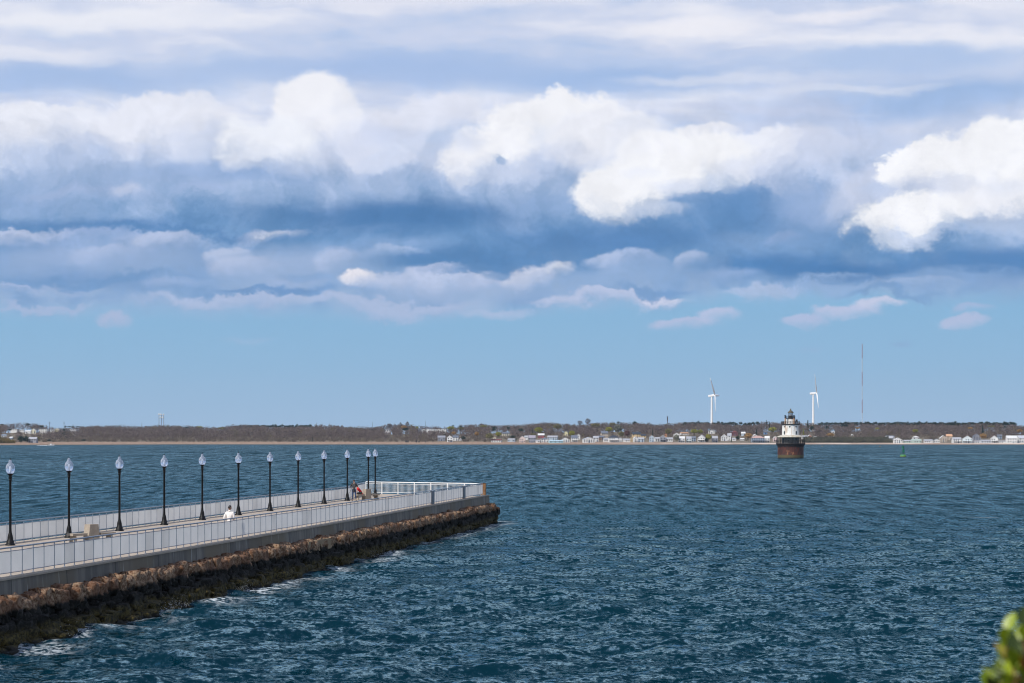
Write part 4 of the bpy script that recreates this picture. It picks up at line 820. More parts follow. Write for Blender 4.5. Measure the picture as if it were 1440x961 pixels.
# ------------------------------------------------------------------ houses
# x0, x1, top, base, form (g gable to us, s side gable, h hip, f flat), wall, roof, label
WH, CR, PB, GY, BG, TN, SG = (0.66, 0.66, 0.65), (0.55, 0.50, 0.38), (0.42, 0.49, 0.56), (0.26, 0.27, 0.31), (0.50, 0.42, 0.34), (0.58, 0.43, 0.24), (0.38, 0.46, 0.42)
MR, DK_, SL, BR, RD, WR, LB = (0.16, 0.045, 0.04), (0.03, 0.04, 0.06), (0.13, 0.15, 0.19), (0.24, 0.15, 0.10), (0.42, 0.13, 0.08), (0.36, 0.37, 0.40), (0.26, 0.32, 0.40)
HS_ = [
 (615.5, 626, 613, 620.5, 's', GY, GY, 'grey shingled house, leftmost of those above the marsh'), (628.5, 636.3, 612.5, 622, 'g', WH, WH, 'tall white gabled house at the edge of the marsh'), (636.6, 645, 612.8, 620, 's', WH, SL, 'white wing with grey roof right of the tall marsh house'),
 (646.3, 648.8, 617, 620, 'g', WH, WH, 'tiny white shed right of the marsh houses'), (694, 698, 614, 617.5, 'g', CR, BR, 'small cream cottage behind the low white red-trimmed house'), (691, 705.5, 617.8, 622.3, 's', WH, MR, 'low white house with a dark red roof below the cream cottage'),
 (706, 717.5, 608, 613.5, 's', CR, SL, 'hillside house with a broad blue grey roof above the low ranch'), (714.3, 724.5, 617, 621.7, 's', PB, WR, 'pale blue ranch under a round green shrub'), (730, 739, 613.5, 622.5, 'g', (0.62, 0.50, 0.46), WH, 'pinkish white gabled house on dark piers by the water'),
 (737.5, 742.8, 613, 619, 's', WH, WR, 'white house half hidden behind the pinkish one'), (743.6, 753, 612.5, 622.7, 's', GY, (0.30, 0.28, 0.33), 'lavender grey house with a red brown lower storey'), (756.5, 765.5, 610, 616.5, 's', (0.30, 0.08, 0.08), WH, 'maroon house with a white gable on the hillside'),
 (753.5, 760, 619, 622.7, 's', WH, WR, 'low white boathouse beside the lavender grey house'), (760.3, 771.3, 615.5, 622.4, 'h', WH, SL, 'white cottage with a hipped dark grey roof'), (770, 784.5, 613, 619.5, 's', PB, WR, 'long pale roofed house behind the light blue boat shed'),
 (771.8, 791.3, 619.3, 623.4, 's', (0.36, 0.54, 0.60), (0.40, 0.55, 0.62), 'long low light blue boat shed on the beach'), (793, 798.8, 606.8, 613, 'g', (0.66, 0.60, 0.36), CR, 'tall pale yellow house among the trees'), (788.3, 801.3, 615.3, 622.4, 'g', WH, SL, 'white gabled house under the pale yellow one'),
 (803, 812, 612.5, 622.1, 's', WH, SL, 'two storey white house with a slate roof and dark porch'), (811, 816, 610.5, 618.5, 'g', WH, WH, 'narrow tall white house behind the slate roofed one'), (819.3, 836.2, 615, 622.8, 'g', WH, (0.50, 0.56, 0.62), 'wide white boathouse with a dark blue door'),
 (834, 841.5, 613.5, 621.4, 's', WH, WR, 'white house close behind the wide boathouse'), (841.5, 848.8, 613, 619.2, 's', BR, SL, 'brown shingled house with a grey roof'), (844.8, 854.6, 606.5, 615.6, 's', BG, SL, 'beige two storey house with slate roof up the slope'),
 (848.5, 854.8, 616.4, 622, 's', WH, WR, 'low white cottage between boathouse and blue roofed house'), (855.3, 870.7, 612.4, 622.4, 'h', WH, DK_, 'big white house with a dark navy roof'), (870.9, 874.8, 616, 621.6, 'g', WH, WH, 'slim white house touching the navy roofed one'),
 (876, 886, 617.2, 622.1, 's', WH, WR, 'low white ranch right of the navy roofed house'), (885.5, 889.8, 614.8, 621.4, 'g', TN, BR, 'small beige house behind the low ranch'), (889, 900.8, 608, 616.2, 's', TN, DK_, 'tan block of flats with dark blue roof on the slope'),
 (901.3, 908.5, 611, 616.4, 's', TN, DK_, 'lower tan wing right of the tan block'), (890.5, 896.4, 614.5, 622.2, 'g', WH, WH, 'white gabled house in front of the tan block'), (897, 906, 615.5, 622, 's', PB, WR, 'pale blue house in front of the tan wing'),
 (912.7, 920, 612.2, 622, 'g', PB, WH, 'pale blue steep gabled house right of the tan flats'), (920.3, 927.6, 615, 621.2, 's', WH, WR, 'white house joined to the pale blue gable'), (928, 936.3, 612, 621.7, 'g', GY, WH, 'grey house with white trimmed gable'),
 (934.6, 938, 610, 614.6, 'g', (0.55, 0.28, 0.16), RD, 'small orange red house peeking above the grey gable'), (937, 946, 615.6, 621.4, 's', WH, WR, 'long low white house with red fence'), (947, 956, 608.8, 615, 'g', WH, WH, 'white house with a very steep gable up the slope'),
 (956.4, 967.6, 608.3, 612.2, 's', WH, (0.50, 0.28, 0.16), 'hillside house with an orange tan roof'), (954, 963.2, 614, 622.4, 's', WH, WH, 'white two storey house below the orange roof'), (965.2, 972, 614.2, 622.6, 's', (0.60, 0.66, 0.66), WR, 'pale green white house on the beach edge'),
 (972.4, 978.6, 614, 621, 's', LB, SL, 'light blue grey house between pale green and white porch houses'), (981.2, 992.4, 611.5, 621.8, 'g', WH, (0.45, 0.43, 0.50), 'white house with a lavender gable and dark porch'), (996, 1005.6, 605.8, 610.2, 'f', WH, WR, 'flat roofed white modern house high on the slope'),
 (1001.2, 1009, 613.5, 622.3, 's', GY, WR, 'grey beach house with a pale roof under the modern house'), (1014, 1023, 611.2, 620.4, 'g', WH, WH, 'large white gabled house right of the grey beach house'), (1023, 1028.6, 609.5, 619.6, 's', WH, WR, 'tall white wing of the large gabled house'),
 (1029.5, 1035.2, 616, 620.2, 's', WH, WR, 'small low white cottage by the dark green conifer'), (1028.5, 1037, 605.8, 613, 'h', (0.20, 0.07, 0.08), MR, 'dark maroon house above the white wing'), (1042.4, 1048, 607.7, 613.6, 's', PB, WH, 'pale blue house left of the orange tree'),
 (1040.6, 1046.7, 616.4, 619.6, 's', WH, WH, 'long white bungalow left of the orange tree'), (1057.6, 1065.2, 611, 617.4, 'g', WH, WH, 'white gabled house right of the orange tree'), (1056, 1074.8, 613, 622.6, 'h', LB, (0.46, 0.30, 0.27), 'long grey blue beach house with a pinkish roof'),
 (1075.4, 1082.3, 613.5, 622.4, 's', WH, WH, 'white house between the pinkish roof and lighthouse'), (1074, 1078.7, 606.8, 611.2, 's', (0.14, 0.26, 0.48), SL, 'small deep blue house on the slope'), (1087, 1093.4, 614, 621.2, 'g', (0.66, 0.52, 0.50), WH, 'pinkish white house partly behind the lighthouse'),
 (1127.5, 1135.2, 612.8, 617.8, 's', WH, WR, 'long white house just right of the lighthouse'), (1135.5, 1141.3, 611.8, 617.6, 'g', (0.52, 0.20, 0.12), WH, 'orange red house with a white gable trim'), (1143, 1149.2, 613.9, 619.2, 'f', WH, WR, 'boxy white house at the end of the beach scrub'),
 (1169.3, 1173.8, 606.7, 609.4, 's', WH, WR, 'little pale house high in the wood above the scrub'), (1197, 1199.6, 611, 613.4, 'g', WH, WH, 'tiny white hut in the wood above the scrub'), (1245.5, 1257, 612.9, 617.6, 's', WH, SL, 'white house with grey roof at the right end of the scrub'),
 (1250, 1256.2, 613.5, 621.8, 's', GY, WR, 'grey house behind the right end of the scrub'), (1256.6, 1268.4, 616, 623.4, 'g', WH, WH, 'bright white gabled beach house above the green buoy'), (1270.5, 1280.6, 619, 623.3, 's', SG, WR, 'low pale green beach cottage'),
 (1281, 1295.4, 618, 623.5, 's', SG, SG, 'wide grey green beach house'), (1283.3, 1292, 613.3, 618.6, 'h', WH, WH, 'white cupola like house rising behind the grey green one'), (1299, 1311.2, 618.3, 623.4, 's', WH, WR, 'long low white beach cottage'),
 (1312.2, 1321.8, 617.4, 623, 'g', WH, LB, 'white cottage with a pale blue roof'), (1321, 1331, 612.8, 622, 'g', BG, WH, 'beige house with a white trimmed gable'), (1330.5, 1338.6, 611, 619, 's', BG, (0.58, 0.34, 0.20), 'beige house with an orange roof'),
 (1339.2, 1351, 615.4, 623.3, 's', WH, WR, 'white house raised over a dark carport'), (1353, 1367.6, 613, 623.4, 'g', (0.60, 0.66, 0.68), WH, 'big pale grey house with a shadowed side'), (1367.8, 1378.5, 610.4, 619, 'g', GY, SL, 'grey gabled house left of the orange tree at the right'),
 (1367.8, 1377.6, 620, 623.5, 's', WH, WR, 'very low white garage on the beach'), (1378.6, 1392.4, 618.8, 623.5, 's', (0.56, 0.58, 0.62), WR, 'low pale grey beach cottage'), (1393, 1403.5, 613, 623, 'g', WH, WH, 'white A shaped gable house'),
 (1402, 1409, 611.5, 618, 's', LB, SL, 'slate blue house behind the A shaped gable'), (1404.5, 1414, 620, 623.2, 's', WH, WR, 'flat white beach sheds'), (1415, 1429.3, 613, 623.3, 's', WH, WH, 'large white beach house with a row of windows'), (1430, 1444, 612.8, 623, 's', WH, (0.48, 0.50, 0.55), 'last white beach house at the right edge'),
 (40.5, 52.5, 615, 623, 's', GY, WR, 'grey and white waterside house by the dark pines at the left'), (2, 9, 611.3, 615.2, 's', WH, LB, 'white roofed house above the shrubby mound at the left edge'), (14, 18, 614.5, 618.4, 's', LB, WH, 'pale blue house half behind the shrubby mound'),
 (36, 43.5, 605.5, 610.2, 's', WH, WH, 'left one of the white buildings clustered on the left hill'), (43.8, 50.5, 603, 609.8, 'g', (0.70, 0.66, 0.50), WH, 'cream white gabled building clustered on the left hill'), (56, 67.5, 603.8, 606.2, 'f', WH, WH, 'long white hall on the left hill'),
 (71, 77, 604.8, 606.4, 'f', WH, WH, 'low white building between the long hall and the gabled chapel'), (77.5, 83.2, 602.4, 606.4, 'g', CR, WH, 'cream chapel like gable on the left hill'), (16, 26, 603.8, 606, 'f', WH, WR, 'white block behind dark trees on the left hill'),
 (27.5, 34.3, 604.6, 606.3, 'f', WH, WH, 'low white shed between the block and the white cluster'), (98, 109, 604, 606, 'f', (0.55, 0.55, 0.58), WR, 'faint grey hall on the left hill, right of the chapel'), (541.5, 549.5, 604.5, 606.8, 'f', (0.45, 0.44, 0.46), WR, 'pale flat building in the wood left of the white terrace'),
]
for k in range(6): HS_.append((593+k*5.9, 598+k*5.9, 603.9-0.1*(k % 2), 606.4-k*0.12, 'f' if k % 3 else 'g', WH, WH, 'white row house of the terrace on the wooded ridge'))
_mc = {}
def cmat(c, kind):
    key = (kind,)+tuple(c)
    if key not in _mc: _mc[key] = mat('%s paint' % kind, c, 0.8, var=0.14, scale=0.5)
    return _mc[key]
M_WIN = mat('dark window glass', (0.03, 0.04, 0.05), 0.15, var=0.1)
rh = random.Random(5); occ = []
for (x0, x1, yt, yb, form, wc, rc, lab) in HS_:
    u = (x0+x1)/2; d = solve(u, yb); z = float(zg(u, d)); k = d/F; w = (x1-x0)*k; H_ = (yb-yt)*k
    z = HC-(yb-YH)*k; drop = z-float(zg(u, d))
    rz = -math.atan((u-720)/F)*0+rh.uniform(-0.2, 0.2); dep = max(5.0, min(11, w*rh.uniform(0.7, 1.0)))
    wd = w/(math.cos(rz)+abs(math.sin(rz))*dep/w*0.5) if w > 3 else w
    grp = 'houses along the far shore'
    if 'row house of the terrace' in lab: grp = 'white terrace on the wooded ridge'
    t = thing('house', lab, 'house', WP(u, d+dep/2, z), rz, grp); wm = cmat(wc, 'wall'); rm = cmat(rc, 'roof')
    base = -1.2-max(0, drop)
    hr = 0.0 if form == 'f' else min(H_*0.42, wd*0.42) if form == 'g' else H_*0.34
    hw = H_-hr; a, b = wd/2, dep/2
    mb = MB()
    if form == 'g': mb.prism([(-a, base), (a, base), (a, hw), (0, H_-0.12), (-a, hw)], -b, b)
    elif form == 's': mb.prism([(-b, base), (b, base), (b, hw), (0, H_-0.12), (-b, hw)], -a, a, xf=lambda v: (v[1], v[0], v[2]))
    else: mb.box((0, 0, (hw+base)/2), (wd, dep, hw-base))
    mb.build('wall', wm, t)
    mb = MB(); e, th_ = 0.35, 0.22
    if form == 'g':
        for s in (-1, 1):
            sl_ = (H_-hw)/a; mb.prism([(s*(a+e), hw-sl_*e), (0, H_), (0, H_+th_), (s*(a+e), hw-sl_*e+th_)], -b-e, b+e)
    elif form == 's':
        for s in (-1, 1):
            sl_ = (H_-hw)/b; mb.prism([(s*(b+e), hw-sl_*e), (0, H_), (0, H_+th_), (s*(b+e), hw-sl_*e+th_)], -a-e, a+e, xf=lambda v: (v[1], v[0], v[2]))
    elif form == 'h':
        r = min(a, b)*0.95; vs = [(-a-e, -b-e, hw), (a+e, -b-e, hw), (a+e, b+e, hw), (-a-e, b+e, hw), (-a+r, 0, H_), (a-r, 0, H_)]
        mb.add(vs, [(0, 1, 5, 4), (1, 2, 5), (2, 3, 4, 5), (3, 0, 4), (3, 2, 1, 0)])
    else: mb.box((0, 0, hw+0.15), (wd+0.5, dep+0.5, 0.3))
    roof = mb.build('roof', rm, t)
    if H_ > 5 and rh.random() < 0.4: mb = MB(); mb.box((rh.uniform(-a*0.4, a*0.4), b*0.3, H_-0.1), (0.8, 0.8, 1.5)); mb.build('chimney', cmat((0.20, 0.11, 0.09), 'brick'), roof)
    floors = 1 if hw < 3.6 else 2 if hw < 7.5 else 3; nw = max(1, int(wd/2.6))
    for fl in range(floors):
        zc_ = hw*(fl+0.58)/floors
        for j in range(nw):
            xx = -a+wd*(j+0.5)/nw; isdoor = fl == 0 and j == nw//2 and floors > 1 and wd > 5
            ww, hh_ = (1.15, 1.3) if not isdoor else (1.3, 2.1)
            if 'dark blue door' in lab and isdoor: ww, hh_ = 6.0, 2.6
            ww = min(ww, wd/nw*0.7); hh_ = min(hh_, hw*0.6)
            if not isdoor and rh.random() < 0.12: continue
            mb = MB(); mb.box((xx, -b-0.03, zc_ if not isdoor else hh_/2+0.1), (ww, 0.10, hh_))
            mb.build('door' if isdoor else 'window', M_WIN if not isdoor else cmat((0.05, 0.07, 0.13), 'door'), t)
    if H_ > 6.5 and yb > 620 and rh.random() < 0.6:
        mb = MB(); mb.box((0, -b-1.1, hw*0.5), (wd*0.9, 2.1, 0.22)); pz = mb.build('porch', wm, t)
        for s in (-1, 0, 1): mb = MB(); mb.box((s*wd*0.42, -b-2.0, hw*0.25-0.06), (0.2, 0.2, hw*0.5)); mb.build('porch_post', wm, pz)
    occ.append((x0-0.4, x1+0.4, yt+(yb-yt)*0.15, yb, d))

# ------------------------------------------------------------------ trees
def crown_pts(rs, kind, n):
    if kind == 'conifer':
        z = rs.uniform(0, 1, n)**0.8; r = (1.02-z)*0.55*rs.uniform(0.55, 1.0, n)*(0.8+0.25*np.sin(z*22)); a = rs.uniform(0, 6.28, n)
        return np.stack([r*np.cos(a), r*np.sin(a), z*2.4-1.2], -1), 0.17
    if kind == 'pine':
        cs = rs.normal(0, 1, (11, 3)); cs = cs/np.linalg.norm(cs, axis=1)[:, None]*np.array([0.75, 0.75, 0.7])*rs.uniform(0.4, 1, (11, 1)); i = rs.randint(0, 11, n)
        return cs[i]+rs.normal(0, 0.17, (n, 3))*np.array([1.5, 1.5, 0.6]), 0.14
    v = rs.normal(0, 1, (n, 3)); v /= np.linalg.norm(v, axis=1)[:, None]
    lob = 0.82+0.18*np.sin(v[:, 0]*5+rs.uniform(0, 6))*np.sin(v[:, 2]*6+rs.uniform(0, 6))
    r = lob*rs.uniform(0.35, 1, n)**0.45; p = v*r[:, None]; p[:, 2] *= 0.88; return p, (0.13 if kind == 'leafy' else 0.10)
def tris(rs, P_, s):
    n = len(P_); a = rs.normal(0, 1, (n, 3)); a /= np.linalg.norm(a, axis=1)[:, None]; b = np.cross(a, rs.normal(0, 1, (n, 3))); b /= np.linalg.norm(b, axis=1)[:, None]
    k = s*rs.uniform(0.6, 1.3, (n, 1)); V_ = np.stack([P_-a*k-b*k*0.4, P_+a*k-b*k*0.5, P_+b*k*0.7, ], 1).reshape(-1, 3)
    return V_, np.arange(3*n).reshape(-1, 3)
def fmat(name, c, c2, sc=0.25, c3=None):
    m, h, out = new_mat(name); pos = h.n('ShaderNodeNewGeometry').outputs['Position']
    f = h.ss(h.noise(pos, sc, 3, 0.6), 0.35, 0.65); d = h.n('ShaderNodeBsdfDiffuse'); t = h.n('ShaderNodeBsdfTranslucent'); mx = h.n('ShaderNodeMixShader'); mx.inputs[0].default_value = 0.25
    cc = h.mix(f, c+(1,), c2+(1,))
    if c3:   # patches of swelling buds and dark evergreens among the bare crowns
        q = h.noise(h.v('ADD', pos, (91, 17, 5)), 0.045, 2, 0.5); cc = h.mix(h.ss(q, 0.60, 0.68), cc, c3+(1,)); cc = h.mix(h.ss(q, 0.36, 0.31), cc, (0.035, 0.035, 0.028, 1))
        r3 = h.noise(h.v('ADD', pos, (3, 57, 5)), 0.16, 2, 0.5); cc = h.mix(h.m('MULTIPLY', h.ss(r3, 0.55, 0.42), 0.55), cc, (0.055, 0.038, 0.038, 1))
    h.link(cc, d.inputs[0]); h.link(cc, t.inputs[0]); h.link(d.outputs[0], mx.inputs[1]); h.link(t.outputs[0], mx.inputs[2]); h.link(mx.outputs[0], out.inputs[0]); return m
FM = {'yg': fmat('yellow green spring leaves', (0.34, 0.32, 0.05), (0.22, 0.23, 0.04)), 'or': fmat('orange tan buds', (0.46, 0.28, 0.11), (0.33, 0.20, 0.08)), 'ol': fmat('olive buds', (0.24, 0.215, 0.09), (0.17, 0.15, 0.07)),
      'dg': fmat('dark evergreen needles', (0.018, 0.045, 0.028), (0.010, 0.028, 0.020)), 'gr': fmat('pale grey green catkins', (0.21, 0.21, 0.15), (0.15, 0.155, 0.12)), 'br': fmat('bare grey twigs', (0.15, 0.125, 0.12), (0.10, 0.085, 0.085)), 'rd': fmat('red brown buds', (0.15, 0.06, 0.05), (0.10, 0.05, 0.045))}
M_BARK = mat('grey bark', (0.17, 0.145, 0.125), 0.95, var=0.3)
ARCH = {}
def arch(kind, colr, var):
    key = (kind, colr, var)
    if key not in ARCH:
        rs = np.random.RandomState(hash_(key)); n = {'leafy': 560, 'bare': 420, 'conifer': 380, 'pine': 420}[kind]
        P_, s = crown_pts(rs, kind, n); V_, F_ = tris(rs, P_, s); crown = np_mesh('crown', V_, F_, FM[colr])
        mb = MB(); mb.tube((0, 0, 0), (0.03, 0, 1.0), 0.05, 0.03, n=5)
        for q_ in range(4): a_ = q_*1.6+var; mb.tube((0.02, 0, 0.72), (0.30*math.cos(a_), 0.30*math.sin(a_), 1.25), 0.022, 0.008, n=4)
        ARCH[key] = (crown, mb.mesh('trunk', M_BARK))
    return ARCH[key]
def hash_(k): return sum(ord(c)*(i+1)*7 for i, c in enumerate(str(k))) % 100000
def tree(u, yc, r, kind, colr, label, group, natural=None, ry=None, i=0):
    """crown centred on row yc with radius r (photo px)"""
    nat = natural or (7.0 if r < 4.5 else 8.5)
    d = solve(u, yc, nat, lo=70.0, hi=3340.0); k = d/F; zc_ = HC+(YH-yc)*k; g_ = float(zg(u, d)); R_ = r*k; hC = max(zc_-g_, R_*0.8)
    t = thing({'conifer': 'conifer_tree', 'pine': 'pine_tree'}.get(kind, 'tree'), label, 'tree', WP(u, d, g_), (i*2.4) % 6.28, group)
    cm, tm = arch(kind, colr, i % 3)
    c = link('crown', cm, t, (0, 0, hC)); c.scale = (R_, R_, (ry*k if ry else R_))
    tr_ = link('trunk', tm, t, (0, 0, -0.3)); tr_.scale = (R_, R_, hC)
    if not (group and 'pines' in group): occ.append((u-r*0.8, u+r*0.8, yc-r*0.5, yc+(0.65*(ry or r) if yc > 599.5 else 0.15*r), d))
TR = [ # u, yc, r, kind, colour, ry, label
 (638.4, 609.3, 4.2, 'leafy', 'or', 3, 'orange tan tree above the tall white marsh house'), (670.5, 610, 3.8, 'leafy', 'or', 4, 'orange brown tree midway between the marsh and the ranch'), (700.8, 610.5, 5, 'leafy', 'yg', 4, 'yellow green rounded tree above the low white red roofed house'),
 (688.5, 613, 7, 'leafy', 'ol', 5, 'broad olive tree left of the yellow green one'), (651.6, 616, 3, 'pine', 'dg', 3.4, 'dark green bushy evergreen right of the marsh houses'), (695, 603.2, 4, 'pine', 'dg', 4.5, 'dark pine high above the cream cottage'),
 (714.8, 602.2, 2.4, 'pine', 'dg', 2.5, 'small dark pine above the broad blue grey roof'), (732.7, 605, 4.6, 'pine', 'dg', 3, 'wide dark pine above the pinkish white house'), (721, 614.4, 4.6, 'pine', 'dg', 2.5, 'low dark green shrub tree over the pale blue ranch'),
 (757.5, 604.6, 7, 'leafy', 'yg', 5.2, 'large round yellow green tree above the maroon house'), (804.3, 609.3, 5, 'leafy', 'yg', 5, 'yellow green tree beside the pale yellow house'), (748.7, 607, 1.8, 'conifer', 'dg', 3.6, 'narrow dark conifer left of the large round green tree'),
 (749.5, 611.6, 5, 'leafy', 'ol', 3, 'olive tree behind the lavender grey house'), (784, 600, 7.5, 'leafy', 'ol', 4.5, 'olive tinged crown on the ridge above the long pale house'), (837.5, 598.8, 8, 'leafy', 'ol', 4.2, 'olive yellow crown on the ridge right of the tall bare tree'),
 (856.5, 603.8, 6.6, 'leafy', 'yg', 4.4, 'yellow green tree right of the beige slate roofed house'), (826.5, 592.6, 4.8, 'bare', 'br', 5.4, 'tall bare grey tree on the skyline'), (815.7, 594.6, 4.6, 'bare', 'br', 4, 'bare grey tree just left of the tallest one on the skyline'),
 (869, 602.5, 7.5, 'leafy', 'gr', 6.5, 'big pale grey green tree above the navy roofed house'), (861.5, 597, 6, 'leafy', 'ol', 2.6, 'flat olive crown on the skyline'), (873.5, 610, 5, 'leafy', 'ol', 4.5, 'olive tree behind the slim white house'),
 (882, 609.5, 4.6, 'leafy', 'rd', 5.5, 'reddish brown tree left of the tan block'), (892, 594.6, 3, 'pine', 'dg', 2.6, 'dark pine on the skyline above the tan block'), (869.8, 594.6, 2.4, 'pine', 'dg', 2.4, 'small dark pine on the skyline above the grey green tree'),
 (918, 609.5, 2.6, 'conifer', 'dg', 4.2, 'dark conifer right of the tan wing'), (940, 606.5, 6.2, 'leafy', 'ol', 5, 'olive brown tree behind the orange red house'), (951.5, 615.6, 4.6, 'leafy', 'gr', 5.6, 'grey tree in front of the steep white gable'),
 (976.6, 606.6, 6.4, 'leafy', 'yg', 3.8, 'wide yellow green tree above the light blue grey house'), (985, 606.8, 4.6, 'leafy', 'yg', 3.8, 'yellow green tree touching its wider twin on the right'), (996.3, 614.5, 4.8, 'leafy', 'yg', 4.8, 'yellow olive tree between the lavender gable and grey beach house'),
 (993.6, 618.6, 3.2, 'leafy', 'dg', 3.2, 'dark bush under the yellow olive tree'), (1052.5, 612.8, 6.8, 'leafy', 'or', 5.2, 'big orange tan tree among the beach houses'), (1086.3, 604.2, 7, 'leafy', 'yg', 4.4, 'olive yellow round tree left of the lighthouse'),
 (1028.3, 619, 1.8, 'conifer', 'dg', 3.2, 'small dark columnar conifer on the beach edge'), (1037.8, 615.6, 3, 'pine', 'dg', 3.6, 'dark evergreen right of the low white cottage'), (1063.8, 607.6, 2.4, 'conifer', 'dg', 3.6, 'dark conifer behind the white gable right of the orange tree'),
 (1077.6, 597.4, 2.8, 'conifer', 'dg', 5.2, 'tall dark conifer left of the lighthouse roof'), (1082, 598.6, 2.6, 'conifer', 'dg', 3.8, 'shorter dark conifer beside the tall one'), (1136, 598.8, 4.2, 'conifer', 'dg', 6, 'tall dark spruce right of the lighthouse'), (1141.6, 602, 3.8, 'pine', 'dg', 4, 'lower dark spruce mass under the wind turbine'),
 (1151.5, 597.6, 3.2, 'pine', 'dg', 3.6, 'dark pine right of the wind turbine'), (1163, 601.2, 3.2, 'pine', 'dg', 2.8, 'dark pine alone on the slope'), (1187.5, 599, 6.6, 'pine', 'dg', 3, 'wide dark pine clump on the slope below the mast'),
 (1130, 608, 2.8, 'conifer', 'yg', 3.8, 'pointed yellow green tree right of the lighthouse'), (1167.8, 611.6, 6.4, 'leafy', 'or', 3.2, 'orange tree above the beach scrub'), (1233.6, 603, 3.8, 'leafy', 'yg', 2, 'pale yellow crown in the bare wood at the right'),
 (1206, 602, 4, 'leafy', 'or', 2, 'faint orange crown below the radio mast'), (1287, 606, 5, 'leafy', 'yg', 3.2, 'yellow olive tree above the cupola house'), (1382, 604.6, 4, 'conifer', 'dg', 5.2, 'tall dark spruce above the right hand houses'), (1382.6, 613.2, 6, 'leafy', 'or', 5, 'orange tan tree among the right hand houses'),
 (1364.5, 602.4, 4.6, 'leafy', 'or', 2.2, 'soft orange crown on the right slope'), (1394, 600, 7, 'leafy', 'ol', 2, 'olive crown on the right ridge'), (1413, 600.4, 2.6, 'pine', 'dg', 2, 'small dark pine on the right slope'), (1434, 606, 5, 'leafy', 'or', 3, 'orange brown tree near the right edge'),
 (29.5, 617.2, 5, 'pine', 'dg', 6, 'big dark pine at the waterside on the left'), (37, 617.8, 4.8, 'pine', 'dg', 5.6, 'second dark pine touching the grey waterside house'), (39, 597, 3.6, 'pine', 'dg', 1.8, 'dark pine on the left skyline'), (2.5, 597.5, 2.2, 'pine', 'dg', 1.6, 'dark pine on the skyline at the left edge'),
 (14, 604.6, 3.4, 'pine', 'dg', 1.8, 'dark pine beside the white block on the left hill'), (90, 604.8, 2.4, 'pine', 'dg', 2.4, 'dark pine right of the chapel gable'), (58.5, 600, 3.6, 'pine', 'dg', 1.8, 'dark pine above the long white hall'), (69, 619.4, 3, 'pine', 'dg', 1.8, 'low dark evergreen bush at the start of the marsh'),
 (53.5, 616.5, 4, 'leafy', 'ol', 3, 'olive tree right of the grey waterside house'), (118, 620.4, 4.2, 'pine', 'dg', 1.7, 'low dark evergreen bush on the marsh edge'), (262, 601.8, 4, 'pine', 'dg', 1.6, 'dark pine in the bare wood above the sixth lamp'), (311.5, 602.6, 6.5, 'leafy', 'ol', 2, 'pale olive crown in the bare wood'),
 (281, 600.6, 5, 'leafy', 'yg', 1.2, 'thin yellow green crown on the skyline'), (439, 618, 1.8, 'conifer', 'dg', 2.6, 'little dark conifer at the foot of the bare wood'), (571, 603.6, 5, 'pine', 'dg', 2.8, 'dark green tree under the brown crown left of the terrace'), (568, 600.6, 5, 'leafy', 'or', 2.6, 'brown crown on the ridge left of the terrace'),
 (586.5, 601.4, 2.2, 'leafy', 'yg', 2.4, 'slim yellow green tree left of the terrace'), (547.5, 598.6, 5, 'bare', 'br', 4, 'bare grey tree on the skyline above the pale flat building'), (563.3, 597, 2, 'bare', 'br', 4, 'slim bare tree on the skyline left of the terrace'), (573, 596, 3, 'bare', 'br', 4, 'twin bare tree rising highest left of the terrace'),
 (634, 602, 6.4, 'leafy', 'yg', 3, 'yellow green crown right of the white terrace'), (648, 602.6, 5, 'leafy', 'ol', 3, 'olive crown right of the white terrace'), (637, 599.2, 2, 'pine', 'dg', 1.4, 'tiny dark pine on the skyline right of the terrace'), (647.5, 600, 2.6, 'pine', 'dg', 1.2, 'flat dark pine on the skyline right of the terrace'),
 (680, 599.4, 8, 'leafy', 'yg', 1.2, 'long thin yellow green crown on the skyline'), (1122, 606, 4, 'bare', 'br', 3, 'bare tree just behind the lighthouse tower'),
]
for i, (u, yc, r, kind, colr, ry, lab) in enumerate(TR): tree(u, yc, r, kind, colr, lab, None, ry=ry, i=i)
# pines that crown the ridge; nothing tells them apart
def pine_row(u0, u1, y, step, lab, grp, r0=2.6, ry=2.4, amp=0.8):
    rr = random.Random(int(u0)); u = u0; i = 0
    while u < u1:
        r = r0*rr.uniform(0.75, 1.25); tree(u, y+rr.uniform(-amp, amp), r, 'pine', 'dg', lab, grp, ry=ry*rr.uniform(0.8, 1.3), i=i); u += step*rr.uniform(0.75, 1.25); i += 1
pine_row(338, 438, 599.4, 3.6, 'dark pine in the row on the skyline above the bare wood at the left', 'dark pines on the left skyline', 2.8, 2.0, 0.9)
pine_row(964, 998, 596.6, 4.6, 'dark pine in the tall row left of the nearer wind turbine', 'dark pines left of the turbine', 3.4, 4.4)
pine_row(1004, 1070, 596.0, 5.2, 'dark pine in the skyline row right of the nearer wind turbine', 'dark pines right of the turbine', 3.6, 3.2)
pine_row(1156, 1262, 595.8, 3.8, 'dark pine in the skyline row around the radio mast', 'dark pines around the radio mast', 3.0, 2.4, 0.9)
pine_row(1250, 1430, 596.4, 3.2, 'dark pine in the dense belt along the right hand ridge', 'dark pines of the right hand ridge belt', 3.2, 3.0, 1.1)
pine_row(92, 112, 599.8, 5, 'small dark pine in the skyline row above the left hill', 'small pines on the left hill', 2.2, 1.1, 0.4)

